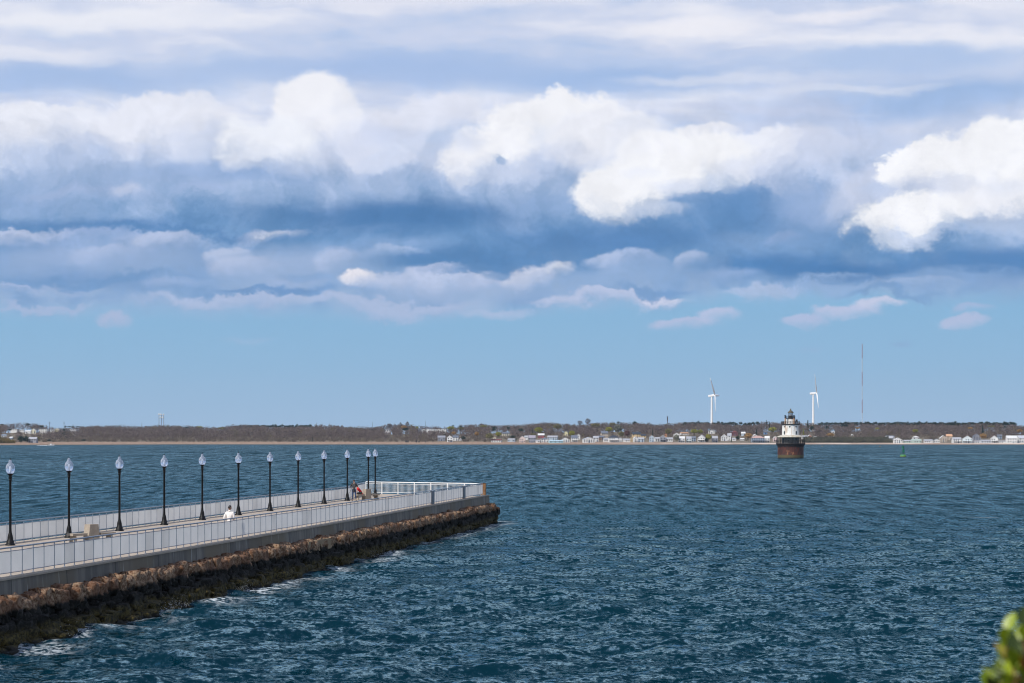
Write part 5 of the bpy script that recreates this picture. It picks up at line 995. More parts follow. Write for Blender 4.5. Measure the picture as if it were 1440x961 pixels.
# the bare wood itself: one mass
rs = np.random.RandomState(3); N = 15000
u = rs.uniform(-420, 1860, N); d = rs.uniform(0, 1, N)**0.85; c0 = coast(u)+96; d = c0+d*(3440-c0)
hC = rs.uniform(7.2, 9.8, N)+1.2*np.sin(u/17)+1.0*np.sin(d/31+u/9); Rr = rs.uniform(3.2, 5.0, N); z0 = zg(u, d)
yt = YH-(z0+hC+Rr*0.9-HC)*F/d; ybm = YH-(z0+1.5-HC)*F/d; keep = np.ones(N, bool)
scrub = (u > 1133) & (u < 1252)
for (x0, x1, a, b, dd) in occ:
    rp = Rr*F/d; keep &= ~((u+rp*0.7 > x0) & (u-rp*0.7 < x1) & (d < dd+6) & (yt < b-0.4) & (ybm > a) & (d > 0))
# keep the house belt open
belt = ((u > 690) & (u < 1096)) | (u > 1252)
keep &= ~(belt & (d < coast(u)+120))
u, d, hC, Rr, z0 = [a[keep] for a in (u, d, hC, Rr, z0)]
T = 46; n = len(u); v = rs.normal(0, 1, (n*T, 3)); v /= np.linalg.norm(v, axis=1)[:, None]
r = rs.uniform(0.3, 1, n*T)**0.5; ctr = np.stack([(u-720)*d/F, d, z0+hC], -1)
P_ = np.repeat(ctr, T, 0)+v*(r*np.repeat(Rr, T))[:, None]*np.array([1, 1, 1.15]); V_, F_ = tris(rs, P_, 0.72)
o = len(V_); w = rs.uniform(0.12, 0.22, n); b0 = ctr.copy(); b0[:, 2] = z0-0.5; t0 = ctr.copy(); t0[:, 0] += rs.normal(0, 0.6, n)
TV = np.stack([b0-np.stack([w, 0*w, 0*w], -1), b0+np.stack([w, 0*w, 0*w], -1), t0], 1).reshape(-1, 3); TV2 = TV.copy(); TV2[:, 1] += 0.3
fw = fmat('bare brown twigs', (0.150, 0.115, 0.105), (0.215, 0.172, 0.155), 0.07, (0.19, 0.165, 0.08))
me = np_mesh('bare_woods', np.vstack([V_, TV]), np.vstack([F_, np.arange(3*n).reshape(-1, 3)+o]), fw)
tag(link('bare_woods', me), 'bare purple brown early spring wood covering the far ridge', 'woods', kind='stuff')
# low brush under the wood and on its seaward edge
N = 5200; u = rs.uniform(-420, 1860, N); d = coast(u)+90+rs.uniform(0, 1, N)**1.6*380; z0 = zg(u, d); Rr = rs.uniform(1.6, 3.0, N); keep = np.ones(N, bool)
for (x0, x1, a, b, dd) in occ:
    yt2 = YH-(z0+Rr*1.4-HC)*F/d; keep &= ~((u+2 > x0) & (u-2 < x1) & (d < dd+6) & (yt2 < b-0.6))
keep &= ~(((u > 690) & (u < 1096)) | (u > 1252)) | (d > coast(u)+150)
u, d, z0, Rr = u[keep], d[keep], z0[keep], Rr[keep]; N = len(u); T = 40
v = rs.normal(0, 1, (N*T, 3)); v /= np.linalg.norm(v, axis=1)[:, None]; ctr = np.stack([(u-720)*d/F, d, z0+Rr*0.8], -1)
P_ = np.repeat(ctr, T, 0)+v*(rs.uniform(0.3, 1, N*T)**0.5*np.repeat(Rr, T))[:, None]; V_, F_ = tris(rs, P_, 0.6)
tag(link('undergrowth', np_mesh('undergrowth', V_, F_, fmat('brown brush', (0.145, 0.115, 0.095), (0.20, 0.165, 0.125), 0.05))), 'low brown brush along the foot of the far wood', 'undergrowth', kind='stuff')
# grey green beach scrub
T = 60
N = 900; u = rs.uniform(1131, 1254, N); d = coast(u)+rs.uniform(55, 110, N); z0 = zg(u, d); Rr = rs.uniform(2.2, 3.6, N)
v = rs.normal(0, 1, (N*T, 3)); v /= np.linalg.norm(v, axis=1)[:, None]; ctr = np.stack([(u-720)*d/F, d, z0+rs.uniform(1.5, 4.4, N)*np.clip((d-coast(u)-40)/50, 0.4, 1)], -1)
P_ = np.repeat(ctr, T, 0)+v*(rs.uniform(0.3, 1, N*T)**0.5*np.repeat(Rr, T))[:, None]*np.array([1, 1, 0.8]); V_, F_ = tris(rs, P_, 0.6)
tag(link('beach_scrub', np_mesh('beach_scrub', V_, F_, fmat('grey green scrub', (0.13, 0.125, 0.085), (0.085, 0.082, 0.06), 0.12))), 'grey green scrub behind the beach right of the lighthouse', 'scrub', kind='stuff')
N = 160; u = rs.uniform(-14, 19, N); d = coast(u)+rs.uniform(45, 95, N); z0 = zg(u, d); Rr = rs.uniform(2.0, 3.4, N)
v = rs.normal(0, 1, (N*T, 3)); v /= np.linalg.norm(v, axis=1)[:, None]; ctr = np.stack([(u-720)*d/F, d, z0+rs.uniform(0.5, 6.0, N)*np.clip((20-u)/26, 0.15, 1)], -1)
P_ = np.repeat(ctr, T, 0)+v*(rs.uniform(0.3, 1, N*T)**0.5*np.repeat(Rr, T))[:, None]; V_, F_ = tris(rs, P_, 0.6)
tag(link('mound_scrub', np_mesh('mound_scrub', V_, F_, fmat('orange olive scrub', (0.22, 0.15, 0.06), (0.13, 0.11, 0.05), 0.12))), 'orange olive scrub covering the mound at the left edge', 'scrub', kind='stuff')
# yard shrubs between houses
N = 420; u = np.concatenate([rs.uniform(676, 1096, 250), rs.uniform(1254, 1500, 170)]); N = len(u); d = coast(u)+rs.uniform(60, 150, N); z0 = zg(u, d); Rr = rs.uniform(1.2, 2.6, N); keep = np.ones(N, bool)
for (x0, x1, a, b, dd) in occ: keep &= ~((u+1.6 > x0) & (u-1.6 < x1) & (d < dd+2))
u, d, z0, Rr = u[keep], d[keep], z0[keep], Rr[keep]; N = len(u)
v = rs.normal(0, 1, (N*T, 3)); v /= np.linalg.norm(v, axis=1)[:, None]; ctr = np.stack([(u-720)*d/F, d, z0+Rr*0.7], -1)
P_ = np.repeat(ctr, T, 0)+v*(rs.uniform(0.3, 1, N*T)**0.5*np.repeat(Rr, T))[:, None]; V_, F_ = tris(rs, P_, 0.45)
tag(link('garden_shrubbery', np_mesh('garden_shrubbery', V_, F_, fmat('garden shrubs', (0.12, 0.10, 0.07), (0.05, 0.06, 0.03), 0.1))), 'low shrubbery filling the gardens between the shore houses', 'shrubbery', kind='stuff')

# ------------------------------------------------------------------ wind turbines
M_TURB = mat('white turbine paint', (0.80, 0.80, 0.80), 0.45, var=0.03)
def turbine(u_t, y_hub, bl, label, naz):
    """bl: two rotor vectors in photo px (right, away, up); the third closes the 120 degree star"""
    D = 3750.0; k = D/F; zh = HC+(YH-y_hub)*k; g_ = float(zg(u_t, D))
    t = thing('wind_turbine', label, 'wind turbine', WP(u_t, D, g_), 0, 'wind turbines on the ridge'); hz = zh-g_
    b1, b2 = [Vector(b)*k for b in bl]; nrm_ = b1.cross(b2).normalized()
    if nrm_.x < 0: nrm_ = -nrm_
    mb = MB(); mb.lathe([(2.05, 0), (1.75, hz*0.5), (1.3, hz-1.5)], n=16); mb.build('tower', M_TURB, t)
    c = Vector((0, 0, hz)); a = c-nrm_*5.0; b = c+nrm_*4.2
    rot = nrm_.to_track_quat('X', 'Z').to_matrix().to_4x4(); mb = MB(); mb.box((0, 0, 0), (10.2, 3.6, 3.6)); bb = [Matrix.Translation(c-nrm_*0.6) @ rot @ Vector(v) for v in mb.v]; mb.v = [tuple(v) for v in bb]
    na_ = mb.build('nacelle', M_TURB, t); bv = na_.modifiers.new('Bevel', 'BEVEL'); bv.width = 0.6; bv.segments = 3
    hb = c+nrm_*5.6; mb = MB(); mb.tube(hb-nrm_*1.2, hb+nrm_*0.6, 1.4, 1.3, n=12); mb.tube(hb+nrm_*0.6, hb+nrm_*1.8, 1.3, 0.3, n=12); mb.build('hub', M_TURB, t)
    for bvec in (b1, b2, -(b1+b2)):
        L = 33.0; e = bvec.normalized(); s = e.cross(nrm_).normalized(); vs = []; fs = []; sec = [(0.0, 1.0, 1.0), (0.07, 1.2, 0.9), (0.2, 2.4, 0.8), (0.5, 1.9, 0.6), (0.8, 1.35, 0.42), (1.0, 0.6, 0.2)]
        for f, cw, th in sec:
            tw = R(22)*(1-f)+R(4); s2 = s*math.cos(tw)+nrm_*math.sin(tw); n2_ = nrm_*math.cos(tw)-s*math.sin(tw)
            for q_ in range(10): a_ = 2*math.pi*q_/10; vs.append(tuple(hb+e*(f*L)+s2*(cw*math.cos(a_)+cw*0.12*(f > .1))+n2_*(th*math.sin(a_))))
        for q_ in range(len(sec)-1):
            for w_ in range(10): x_ = (w_+1) % 10; fs.append((q_*10+w_, q_*10+x_, (q_+1)*10+x_, (q_+1)*10+w_))
        fs += [tuple(range(10)), tuple(range(len(vs)-1, len(vs)-11, -1))]
        mb = MB(); mb.add(vs, fs, True); mb.build('blade', M_TURB, t)
turbine(1000.8, 556.6, [(-7.5, -11.5, 22.5), (8.0, 25.1, 0.0)], 'white wind turbine with spread blades behind the pines, left of the other', None)
turbine(1143.6, 553.4, [(-3.6, -8.6, 24.7), (0.2, -17.0, -20.2)], 'white wind turbine with nearly vertical blades right of the lighthouse', None)

# ------------------------------------------------------------------ masts, towers, poles
M_MR = mat('red mast paint', (0.42, 0.10, 0.09), 0.7, var=0.1); M_MW = mat('white mast paint', (0.72, 0.72, 0.72), 0.7, var=0.05); M_POLE = mat('weathered pole', (0.06, 0.05, 0.05), 0.8, var=0.2)
D = 3900.0; g_ = float(zg(1212.5, D)); zt_ = HC+(YH-484)*D/F; t = thing('radio_mast', 'very tall thin red and white lattice radio mast on the ridge', 'radio mast', WP(1212.5, D, g_)); Ht = zt_-g_
edges_ = [0.0, (597-578)/113+0.03]; yy = [600, 581, 562, 542.5, 523, 504, 484]
for i in range(6):
    za = HC+(YH-yy[i])*D/F-g_ if i else 0.0; zb_ = HC+(YH-yy[i+1])*D/F-g_; mb = MB()
    for q_ in range(3): a_ = q_*2.094+0.3; mb.tube((0.75*math.cos(a_), 0.75*math.sin(a_), za), (0.75*math.cos(a_), 0.75*math.sin(a_), zb_), 0.13, n=5)
    z_i = za
    while z_i+1.5 < zb_:
        for q_ in range(3): a_, b_ = q_*2.094+0.3, (q_+1)*2.094+0.3; mb.tube((0.75*math.cos(a_), 0.75*math.sin(a_), z_i), (0.75*math.cos(b_), 0.75*math.sin(b_), z_i+1.5), 0.06, n=3)
        z_i += 1.5
    mb.build('mast_section', M_MR if i % 2 else M_MW, t)
def pole(u, ytop, yb, D, label, w=0.35, arms=True, grp='thin poles on the far skyline'):
    g_ = float(zg(u, D)); Ht = HC+(YH-ytop)*D/F-g_; t = thing('utility_pole', label, 'pole', WP(u, D, g_), 0.2, grp)
    mb = MB(); mb.tube((0, 0, 0), (0, 0, Ht), w, w*0.7, n=6); mb.build('shaft', M_POLE, t)
    if arms:
        for zf_ in (0.96, 0.88): mb = MB(); mb.box((0, 0, Ht*zf_), (3.4, 0.25, 0.25)); mb.build('crossarm', M_POLE, t)
for u, yt_, yb_, lab, ar in [(69.6, 593.3, 606, 'tall dark pole left of the chapel gable', True), (90, 593, 602, 'tall dark pole right of the chapel gable', True), (11.5, 594.5, 600, 'thin pole at the left edge of the skyline', False), (52.7, 595.5, 601, 'thin pole above the white cluster on the hill', False),
    (199.5, 594.4, 600, 'thin pole left of the three legged tower', False), (168, 597.3, 601, 'short stub pole on the skyline left of the three legged tower', False), (184.5, 597.2, 601, 'short pole between the stub and the taller one by the tower', False), (445.4, 594.4, 600, 'thin pole at the right end of the left pine row', False),
    (523.8, 594.3, 600, 'thin pole on the skyline above the tenth lamp', False), (598.6, 592.3, 599, 'thin pole above the white terrace', False), (677.5, 594.6, 599, 'thin pole on the skyline above the marsh', False)]:
    pole(u, yt_, yb_, 3380.0, lab, 0.34 if ar else 0.26, ar)
D = 3450.0; u0 = 938.6; g_ = float(zg(u0, D)); Ht = HC+(YH-586)*D/F-g_; t = thing('cell_tower', 'dark grey antenna tower on the skyline above the houses', 'antenna tower', WP(u0, D, g_))
mb = MB(); mb.tube((0, 0, 0), (0, 0, Ht), 0.55, 0.4, n=8); mb.build('mast', M_POLE, t)
for zf_ in (0.985, 0.89, 0.79):
    mb = MB(); mb.lathe([(0.9, Ht*zf_-1.2), (1.0, Ht*zf_+0.5)], n=8); mb.build('antenna_cluster', M_POLE, t)
D = 3400.0; k = D/F; u0 = 227; g_ = float(zg(u0, D)); t = thing('antenna_frame', 'three legged tower with white drums standing above the bare wood', 'tower', WP(u0, D, g_))
M_DRUM = mat('white drum', (0.78, 0.78, 0.76), 0.6, var=0.05); M_LEG = mat('grey lattice leg', (0.22, 0.22, 0.26), 0.7, var=0.1)
for uu, dy in ((-3.2, -1.5), (0, 1.5), (3.4, -1.0)):
    top = (YH-583)*k+HC-g_; mb = MB(); mb.tube((uu*k, dy, 0), (uu*k, dy, top), 0.42, 0.36, n=6); mb.build('leg', M_LEG, t)
    for zf_ in (0.35, 0.6, 0.8): mb = MB(); mb.box((uu*k, dy, top*zf_+6), (1.5, 0.5, 0.3)); mb.build('crossarm', M_LEG, t)
for uu, yy_ in ((-3.4, 582.8), (-0.8, 583), (3.0, 583.2), (-1.6, 587), (1.4, 587.2)):
    mb = MB(); z_ = HC+(YH-yy_)*k-g_; mb.lathe([(0.3, z_-1.2), (1.25, z_-0.8), (1.25, z_+0.8), (0.3, z_+1.1)], c=(uu*k, 0, 0), n=10); mb.build('drum', M_DRUM, t)
# dark blinds on the marsh
for u0, w_, h_, lab in ((571, 2.0, 3.0, 'pair like dark hut, left one on the marsh'), (573.7, 1.6, 2.8, 'dark hut close right of the leftmost one on the marsh'), (585.5, 1.8, 3.2, 'dark hut midway along the marsh'), (589.2, 1.6, 2.0, 'small dark hut right of the midway one'), (598, 1.2, 1.3, 'smallest dark hut on the marsh, farthest right')):
    d = float(coast(u0))+66; z_ = float(zg(u0, d)); t = thing('marsh_hut', lab, 'hut', WP(u0, d, z_), 0.2, 'dark huts on the marsh')
    mb = MB(); mb.box((0, 0, h_*0.36), (w_, w_, h_*0.72)); mb.build('wall', M_POLE, t)
    mb = MB(); mb.prism([(-w_*0.62, h_*0.70), (w_*0.62, h_*0.70), (0, h_)], -w_*0.6, w_*0.6); mb.build('roof', M_POLE, t)
# ------------------------------------------------------------------ lighthouse on its caisson
DL = HC*F/(644.6-YH); kL = DL/F          # metres per photo pixel there
m, h, out = new_mat('rusted caisson plates')
g = h.n('ShaderNodeNewGeometry'); pos = g.outputs['Position']; x_, y_, z_ = h.sep(pos)
n1 = h.noise(h.v('MULTIPLY', pos, (1, 1, 0.5)), 0.6, 4, 0.65); n2 = h.noise(h.v('MULTIPLY', pos, (1, 1, 0.3)), 1.8, 4, 0.6); zz = h.m('ADD', z_, h.m('MULTIPLY_ADD', n1, 2.2, -1.1))
c1 = h.mix(h.ss(n2, 0.4, 0.62), (0.095, 0.022, 0.015, 1), (0.042, 0.016, 0.014, 1)); c1 = h.mix(h.ss(n1, 0.60, 0.68), c1, (0.30, 0.13, 0.06, 1)); c1 = h.mix(h.ss(n1, 0.40, 0.33), c1, (0.05, 0.05, 0.055, 1))
c1 = h.mix(h.ss(zz, 4.0, 4.6), c1, (0.012, 0.008, 0.010, 1)); c1 = h.mix(h.ss(z_, 1.45, 1.15), c1, (0.085, 0.068, 0.028, 1)); c1 = h.mix(h.ss(z_, 0.45, 0.2), c1, (0.02, 0.018, 0.01, 1))
p = h.n('ShaderNodeBsdfPrincipled'); p.inputs['Roughness'].default_value = 0.7; h.link(c1, p.inputs['Base Color']); h.link(p.outputs[0], out.inputs[0]); M_CAIS = m
m, h, out = new_mat('white lighthouse paint with rust runs')
g = h.n('ShaderNodeNewGeometry'); pos = g.outputs['Position']
n1 = h.noise(h.v('MULTIPLY', pos, (1, 1, 0.10)), 1.1, 3, 0.55); n2 = h.noise(pos, 0.8, 3, 0.6)
c1 = h.mix(h.m('MULTIPLY', h.ss(n1, 0.55, 0.66), 0.8), (0.76, 0.74, 0.70, 1), (0.42, 0.23, 0.11, 1)); c1 = h.mix(h.m('MULTIPLY', h.ss(n2, 0.52, 0.66), 0.35), c1, (0.45, 0.43, 0.36, 1))
p = h.n('ShaderNodeBsdfPrincipled'); p.inputs['Roughness'].default_value = 0.6; h.link(c1, p.inputs['Base Color']); h.link(p.outputs[0], out.inputs[0]); M_LW = m
M_LG = mat('peeling grey lower wall', (0.17, 0.18, 0.18), 0.8, col2=(0.09, 0.095, 0.10), scale=0.9, stretch=(1, 1, 0.5)); M_LR = mat('pale gallery roof', (0.50, 0.50, 0.47), 0.7, col2=(0.36, 0.30, 0.20), scale=1.2)
M_LB = mat('lighthouse black iron', (0.018, 0.017, 0.018), 0.6, var=0.3); M_CHIM = mat('rust orange flue', (0.42, 0.20, 0.08), 0.85, col2=(0.55, 0.42, 0.30), scale=1.5)
M_LROOF = mat('lantern roof', (0.085, 0.075, 0.05), 0.7, var=0.3)
LH = thing('lighthouse', 'squat white lighthouse with a dark lantern on a rusty red caisson in the water', 'lighthouse', ((1111.8-720)*kL, DL, 0))
zL = lambda y: (644.6-y)*kL
def part(prof, name, m, parent=None, n=32, smooth=True): mb = MB(); mb.lathe(prof, n=n, smooth=smooth); return mb.build(name, m, parent or LH)
r0 = 18.2*kL
part([(r0, -1.5), (r0, zL(630)), (r0*1.01, zL(628.5)), (r0*1.06, zL(626.5)), (20.6*kL, zL(624.3)), (20.8*kL, zL(623.6)), (19.5*kL, zL(623.5))], 'caisson', M_CAIS, n=40)
part([(12.4*kL, zL(623.6)), (12.4*kL, zL(613.0))], 'lower_wall', M_LG)
part([(19.9*kL, zL(615.1)), (19.9*kL, zL(614.5)), (13.6*kL, zL(612.3)), (12.1*kL, zL(612.0)), (12.1*kL, zL(613.5))], 'gallery_roof', M_LR)
for i in range(14):
    a = 2*math.pi*i/14+0.2; r_ = 19.3*kL; mb = MB(); mb.tube((r_*math.cos(a), r_*math.sin(a), zL(623.6)), (r_*math.cos(a), r_*math.sin(a), zL(614.9)), 0.10, n=6); mb.build('veranda_post', M_LB, LH)
def ring_rail(r_, z0_, hh_, nposts, name, parent, th=0.045, bars=3):
    mb = MB()
    for j in range(bars):
        z_ = z0_+hh_*(j+1)/bars
        for i in range(36): a, b = 2*math.pi*i/36, 2*math.pi*(i+1)/36; mb.tube((r_*math.cos(a), r_*math.sin(a), z_), (r_*math.cos(b), r_*math.sin(b), z_), th, n=4)
    for i in range(nposts): a = 2*math.pi*i/nposts; mb.tube((r_*math.cos(a), r_*math.sin(a), z0_), (r_*math.cos(a), r_*math.sin(a), z0_+hh_), th, n=4)
    return mb.build(name, M_LB, parent)
ring_rail(20.2*kL, zL(623.6), 1.15, 28, 'railing', LH, 0.055)
part([(12.15*kL, zL(612.2)), (11.9*kL, zL(597.6))], 'tower', M_LW)
part([(13.0*kL, zL(597.7)), (13.2*kL, zL(597.0)), (13.2*kL, zL(596.4)), (12.6*kL, zL(596.3))], 'gallery_deck', M_LB)
ring_rail(12.9*kL, zL(596.4), 1.0, 22, 'upper_railing', LH, 0.06)
part([(6.2*kL, zL(596.5)), (6.1*kL, zL(589.4))], 'watch_room', M_LW)
part([(6.5*kL, zL(589.5)), (6.6*kL, zL(588.6)), (6.1*kL, zL(588.5))], 'lantern_deck', M_LB)
ring_rail(6.3*kL, zL(588.6), 0.9, 12, 'lantern_railing', LH, 0.045, 2)
part([(3.3*kL, zL(588.7)), (3.3*kL, zL(584.6))], 'lantern_base', M_LB, n=10, smooth=False)
def glassy():
    m, h, out = new_mat('lantern glass'); p = h.n('ShaderNodeBsdfPrincipled'); p.inputs['Base Color'].default_value = (0.9, 0.95, 1, 1); p.inputs['Transmission Weight'].default_value = 0.9; p.inputs['Roughness'].default_value = 0.03; p.inputs['IOR'].default_value = 1.1
    h.link(p.outputs[0], out.inputs[0]); return m
part([(3.15*kL, zL(584.7)), (3.15*kL, zL(581.2))], 'lantern_glass', glassy(), n=10, smooth=False)
for i in range(10): a = 2*math.pi*i/10; mb = MB(); mb.tube((3.25*kL*math.cos(a), 3.25*kL*math.sin(a), zL(584.7)), (3.25*kL*math.cos(a), 3.25*kL*math.sin(a), zL(581.1)), 0.05, n=5); mb.build('glazing_bar', M_LB, LH)
part([(0.35, zL(585)), (0.45, zL(583)), (0.35, zL(582))], 'beacon', M_MW, n=12)
part([(4.3*kL, zL(581.2)), (4.4*kL, zL(580.7)), (3.2*kL, zL(579.2)), (1.6*kL, zL(577.6)), (0.9*kL, zL(577.0)), (0.9*kL, zL(575.4)), (0.35*kL, zL(574.8))], 'lantern_roof', M_LROOF, n=20)
for x_, yb_, yt_, rr_ in ((-8.6, 596.3, 584.3, 0.22), (3.9, 596.3, 584.3, 0.20)):
    mb = MB(); mb.lathe([(rr_*1.2, zL(yb_)), (rr_*1.2, zL(588.5))], c=(x_*kL, -8.5*kL if x_ < 0 else -6.9*kL, 0), n=10); f = mb.build('flue', M_CHIM, LH)
    mb = MB(); mb.lathe([(rr_*1.3, zL(588.5)), (rr_*1.1, zL(yt_+0.6)), (rr_*1.7, zL(yt_+0.5)), (rr_*1.7, zL(yt_))], c=(x_*kL, -8.5*kL if x_ < 0 else -6.9*kL, 0), n=10); mb.build('flue_cap', M_RUST if False else M_LB, f)
mb = MB(); mb.box((7.6*kL, -6*kL, zL(591.8)), (0.75, 0.6, 0.9)); mb.tube((7.6*kL, -6*kL, zL(596.3)), (7.6*kL, -6*kL, zL(592.4)), 0.07); mb.build('fog_horn', M_LB, LH)
mb = MB(); mb.tube((11.5*kL, -2*kL, zL(597)), (11.5*kL, -2*kL, zL(572)), 0.035, 0.02, n=5); mb.build('whip_antenna', M_LB, LH)
def opening(ang_, r_, z_, w_, hh_, name):
    mb = MB(); mb.box((0, 0, 0), (w_, 0.16, hh_)); T_ = Matrix.Translation((r_*math.sin(ang_), -r_*math.cos(ang_), z_)) @ Matrix.Rotation(ang_, 4, 'Z')
    mb.v = [tuple(T_ @ Vector(v)) for v in mb.v]; f = mb.build(name, M_WIN, LH)
    mb = MB(); mb.box((0, -0.05, hh_/2+0.06), (w_+0.25, 0.2, 0.10)); mb.v = [tuple(T_ @ Vector(v)) for v in mb.v]; mb.build('lintel', M_LW, f)
for a_ in (-50, -13, 32, 75): opening(R(a_), 11.95*kL, zL(600.4), 0.42, 0.5, 'window')
for a_ in (-52, 33): opening(R(a_), 12.1*kL, zL(608.9), 0.5, 1.3, 'window')
opening(R(33), 12.5*kL, zL(617.8), 0.8, 1.2, 'window'); opening(R(-20), 12.5*kL, zL(619.2), 0.5, 0.6, 'window'); opening(R(-62), 12.5*kL, zL(619.8), 0.9, 2.0, 'door')

# ------------------------------------------------------------------ green navigation buoy
DB = HC*F/(642.6-YH); kB = DB/F
M_BG = mat('green buoy paint', (0.003, 0.19, 0.09), 0.45, var=0.2, scale=1.5); M_BW = mat('yellow green stained float', (0.10, 0.24, 0.03), 0.6, col2=(0.02, 0.20, 0.08), scale=1.2); M_BD = mat('dark green lattice', (0.004, 0.10, 0.07), 0.5, var=0.2)
t = thing('navigation_buoy', 'green lattice navigation buoy floating right of the lighthouse', 'buoy', ((1270-720)*kB, DB, 0), 0.5)
mb = MB(); mb.lathe([(1.0, -0.5), (1.22, -0.1), (1.24, 0.72), (1.05, 0.86), (0.3, 0.92)], n=20); fl = mb.build('float', M_BW, t)
mb = MB(); mb.lathe([(1.26, -0.12), (1.27, 0.10)], n=20); mb.build('rust_band', M_RUST, fl)
for i in range(4):
    a = R(45+90*i); mb = MB(); mb.tube((0.62*math.cos(a), 0.62*math.sin(a), 0.9), (0.34*math.cos(a), 0.34*math.sin(a), 3.4), 0.07, n=6); mb.build('leg', M_BD, t)
    mb = MB(); b = R(45+90*(i+1))
    for z0_, z1_, ra, rb in ((0.95, 1.75, 0.61, 0.52), (1.75, 2.6, 0.52, 0.43)):
        mb.tube((ra*math.cos(a), ra*math.sin(a), z0_), (rb*math.cos(b), rb*math.sin(b), z1_), 0.04, n=5); mb.tube((rb*math.cos(a), rb*math.sin(a), z1_), (rb*math.cos(b), rb*math.sin(b), z1_), 0.04, n=5)
    mb.build('brace', M_BD, t)
for i in range(3): a = R(20+120*i); mb = MB(); mb.box((0, 0, 0), (0.75, 0.05, 0.95)); T_ = Matrix.Translation((0.48*math.cos(a), 0.48*math.sin(a), 2.45)) @ Matrix.Rotation(a+R(90), 4, 'Z'); mb.v = [tuple(T_ @ Vector(v)) for v in mb.v]; mb.build('day_panel', M_BG, t)
mb = MB(); mb.lathe([(0.55, 3.36), (0.55, 3.46), (0.3, 3.5)], n=12); mb.build('platform', M_BG, t)
for i in range(2): a = R(30+180*i); mb = MB(); mb.box((0.42*math.cos(a), 0.42*math.sin(a), 4.0), (0.36, 0.36, 1.0)); mb.build('solar_box', M_BG, t)
mb = MB(); mb.lathe([(0.14, 3.45), (0.14, 4.2), (0.20, 4.25), (0.20, 4.55), (0.10, 4.66)], n=10); mb.build('light', M_BD, t)
for u0, y0, lab in ((1237.6, 628.6, 'small brown mooring float under the right end of the scrub'), (1156, 628.3, 'small brown mooring float right of the lighthouse')):
    d = HC*F/(y0-YH); mb = MB(); mb.lathe([(0.2, -0.3), (0.75, -0.1), (0.85, 0.3), (0.6, 0.75), (0.15, 0.9)], n=14); tag(mb.build('mooring_float', M_TIMBER, None, ((u0-720)*d/F, d, 0)), lab, 'mooring float')
# white motor boat running along the left shore
d = HC*F/(626.9-YH)*0.985; t = thing('motor_boat', 'small white motor boat throwing a wake off the left shore', 'boat', ((71.5-720)*d/F, d, 0.1), R(4))
mb = MB(); sec = [(-3.2, 1.05, 0.0), (-1, 1.15, 0.0), (1.2, 1.0, 0.02), (2.6, 0.55, 0.15), (3.6, 0.04, 0.35)]; vs = []
for x_, w_, lift in sec: vs += [(x_, -w_, 0.95+lift), (x_, -w_*0.55, -0.2+lift), (x_, w_*0.55, -0.2+lift), (x_, w_, 0.95+lift)]
fs = [(0, 1, 2, 3), tuple(range(19, 15, -1))]
for q_ in range(4):
    for w_ in range(4): e_ = (w_+1) % 4; fs.append((q_*4+w_, q_*4+e_, q_*4+4+e_, q_*4+4+w_))
mb.add(vs, fs); mb.build('hull', M_WHITE, t)
mb = MB(); mb.box((0.2, 0, 1.45), (2.2, 1.4, 1.0), taper=0.8); cb_ = mb.build('cabin', M_WHITE, t); mb = MB(); mb.box((0.5, -0.66, 1.55), (1.2, 0.06, 0.4)); mb.build('window', M_WIN, cb_)
mb = MB(); mb.box((-3.4, 0, 0.8), (0.4, 0.4, 0.8)); mb.build('outboard', M_BLACK, t)
mb = MB()
rw = random.Random(4)
for i in range(60): a = rw.uniform(0, 1); mb.box((((71.5-720)*d/F)-3.5-a*11, d+rw.uniform(-1, 1)*(0.4+a), 0.12+0.5*(1-a)*rw.random()), (rw.uniform(.3, .9), rw.uniform(.3, .6), rw.uniform(.1, .35)))
M_FOAM = mat('white foam', (0.72, 0.75, 0.78), 0.9, var=0.05)
tag(mb.build('wake_foam', M_FOAM), 'white wake foam behind the motor boat', 'foam', kind='stuff')
# spray where the chop breaks on the stones
mb = MB(); rw = random.Random(9)
for d0_, n_, sp in ((112.5, 50, 1.0), (101.0, 70, 1.2), (88.5, 40, 1.0), (146.0, 80, 1.6), (178.0, 60, 1.5), (188.0, 80, 1.8), (198.0, 60, 1.5)):
    for i in range(n_*9):
        f_ = rw.random()**2; c = PX(toe(d0_)+0.25+rw.gauss(0, 0.16+0.2*f_), d0_+rw.gauss(0, sp*0.9), f_*rw.uniform(0.1, 0.75)+0.02); s_ = rw.uniform(0.005, 0.015)*(1.25-f_)
        mb.lathe([(s_*0.3, -s_*0.8), (s_, -0.1*s_), (s_*0.9, 0.3*s_), (s_*0.2, 0.9*s_)], c=tuple(c), n=6)
tag(mb.build('spray', M_FOAM), 'white spray breaking along the foot of the breakwater stones', 'spray', kind='stuff')

# ------------------------------------------------------------------ bank under the viewer and the shrub that leans into the corner
gr = MB(); prof = [(-40, HC-1.7), (-2, HC-1.7), (4.5, HC-1.75), (7.0, HC-2.1), (16, 2.0), (24, -1.5)]; xs = np.linspace(-60, 60, 41); vs = []
for x_ in xs:
    for y_, z_ in prof: vs.append((x_, y_+0.6*math.sin(x_*0.7), z_+0.05*math.sin(x_*1.9+y_)))
n = len(prof); gr.add(vs, [(i*n+j, (i+1)*n+j, (i+1)*n+j+1, i*n+j+1) for i in range(len(xs)-1) for j in range(n-1)], True)
tag(gr.build('ground', mat('bank grass and soil', (0.07, 0.09, 0.03), 0.95, col2=(0.10, 0.08, 0.05), scale=2.0)), kind='structure')
m, h, out = new_mat('glossy shrub leaf')
ng = h.noise(h.n('ShaderNodeNewGeometry').outputs['Position'], 14.0, 2, 0.5); oi = h.n('ShaderNodeNewGeometry').outputs['Random Per Island']
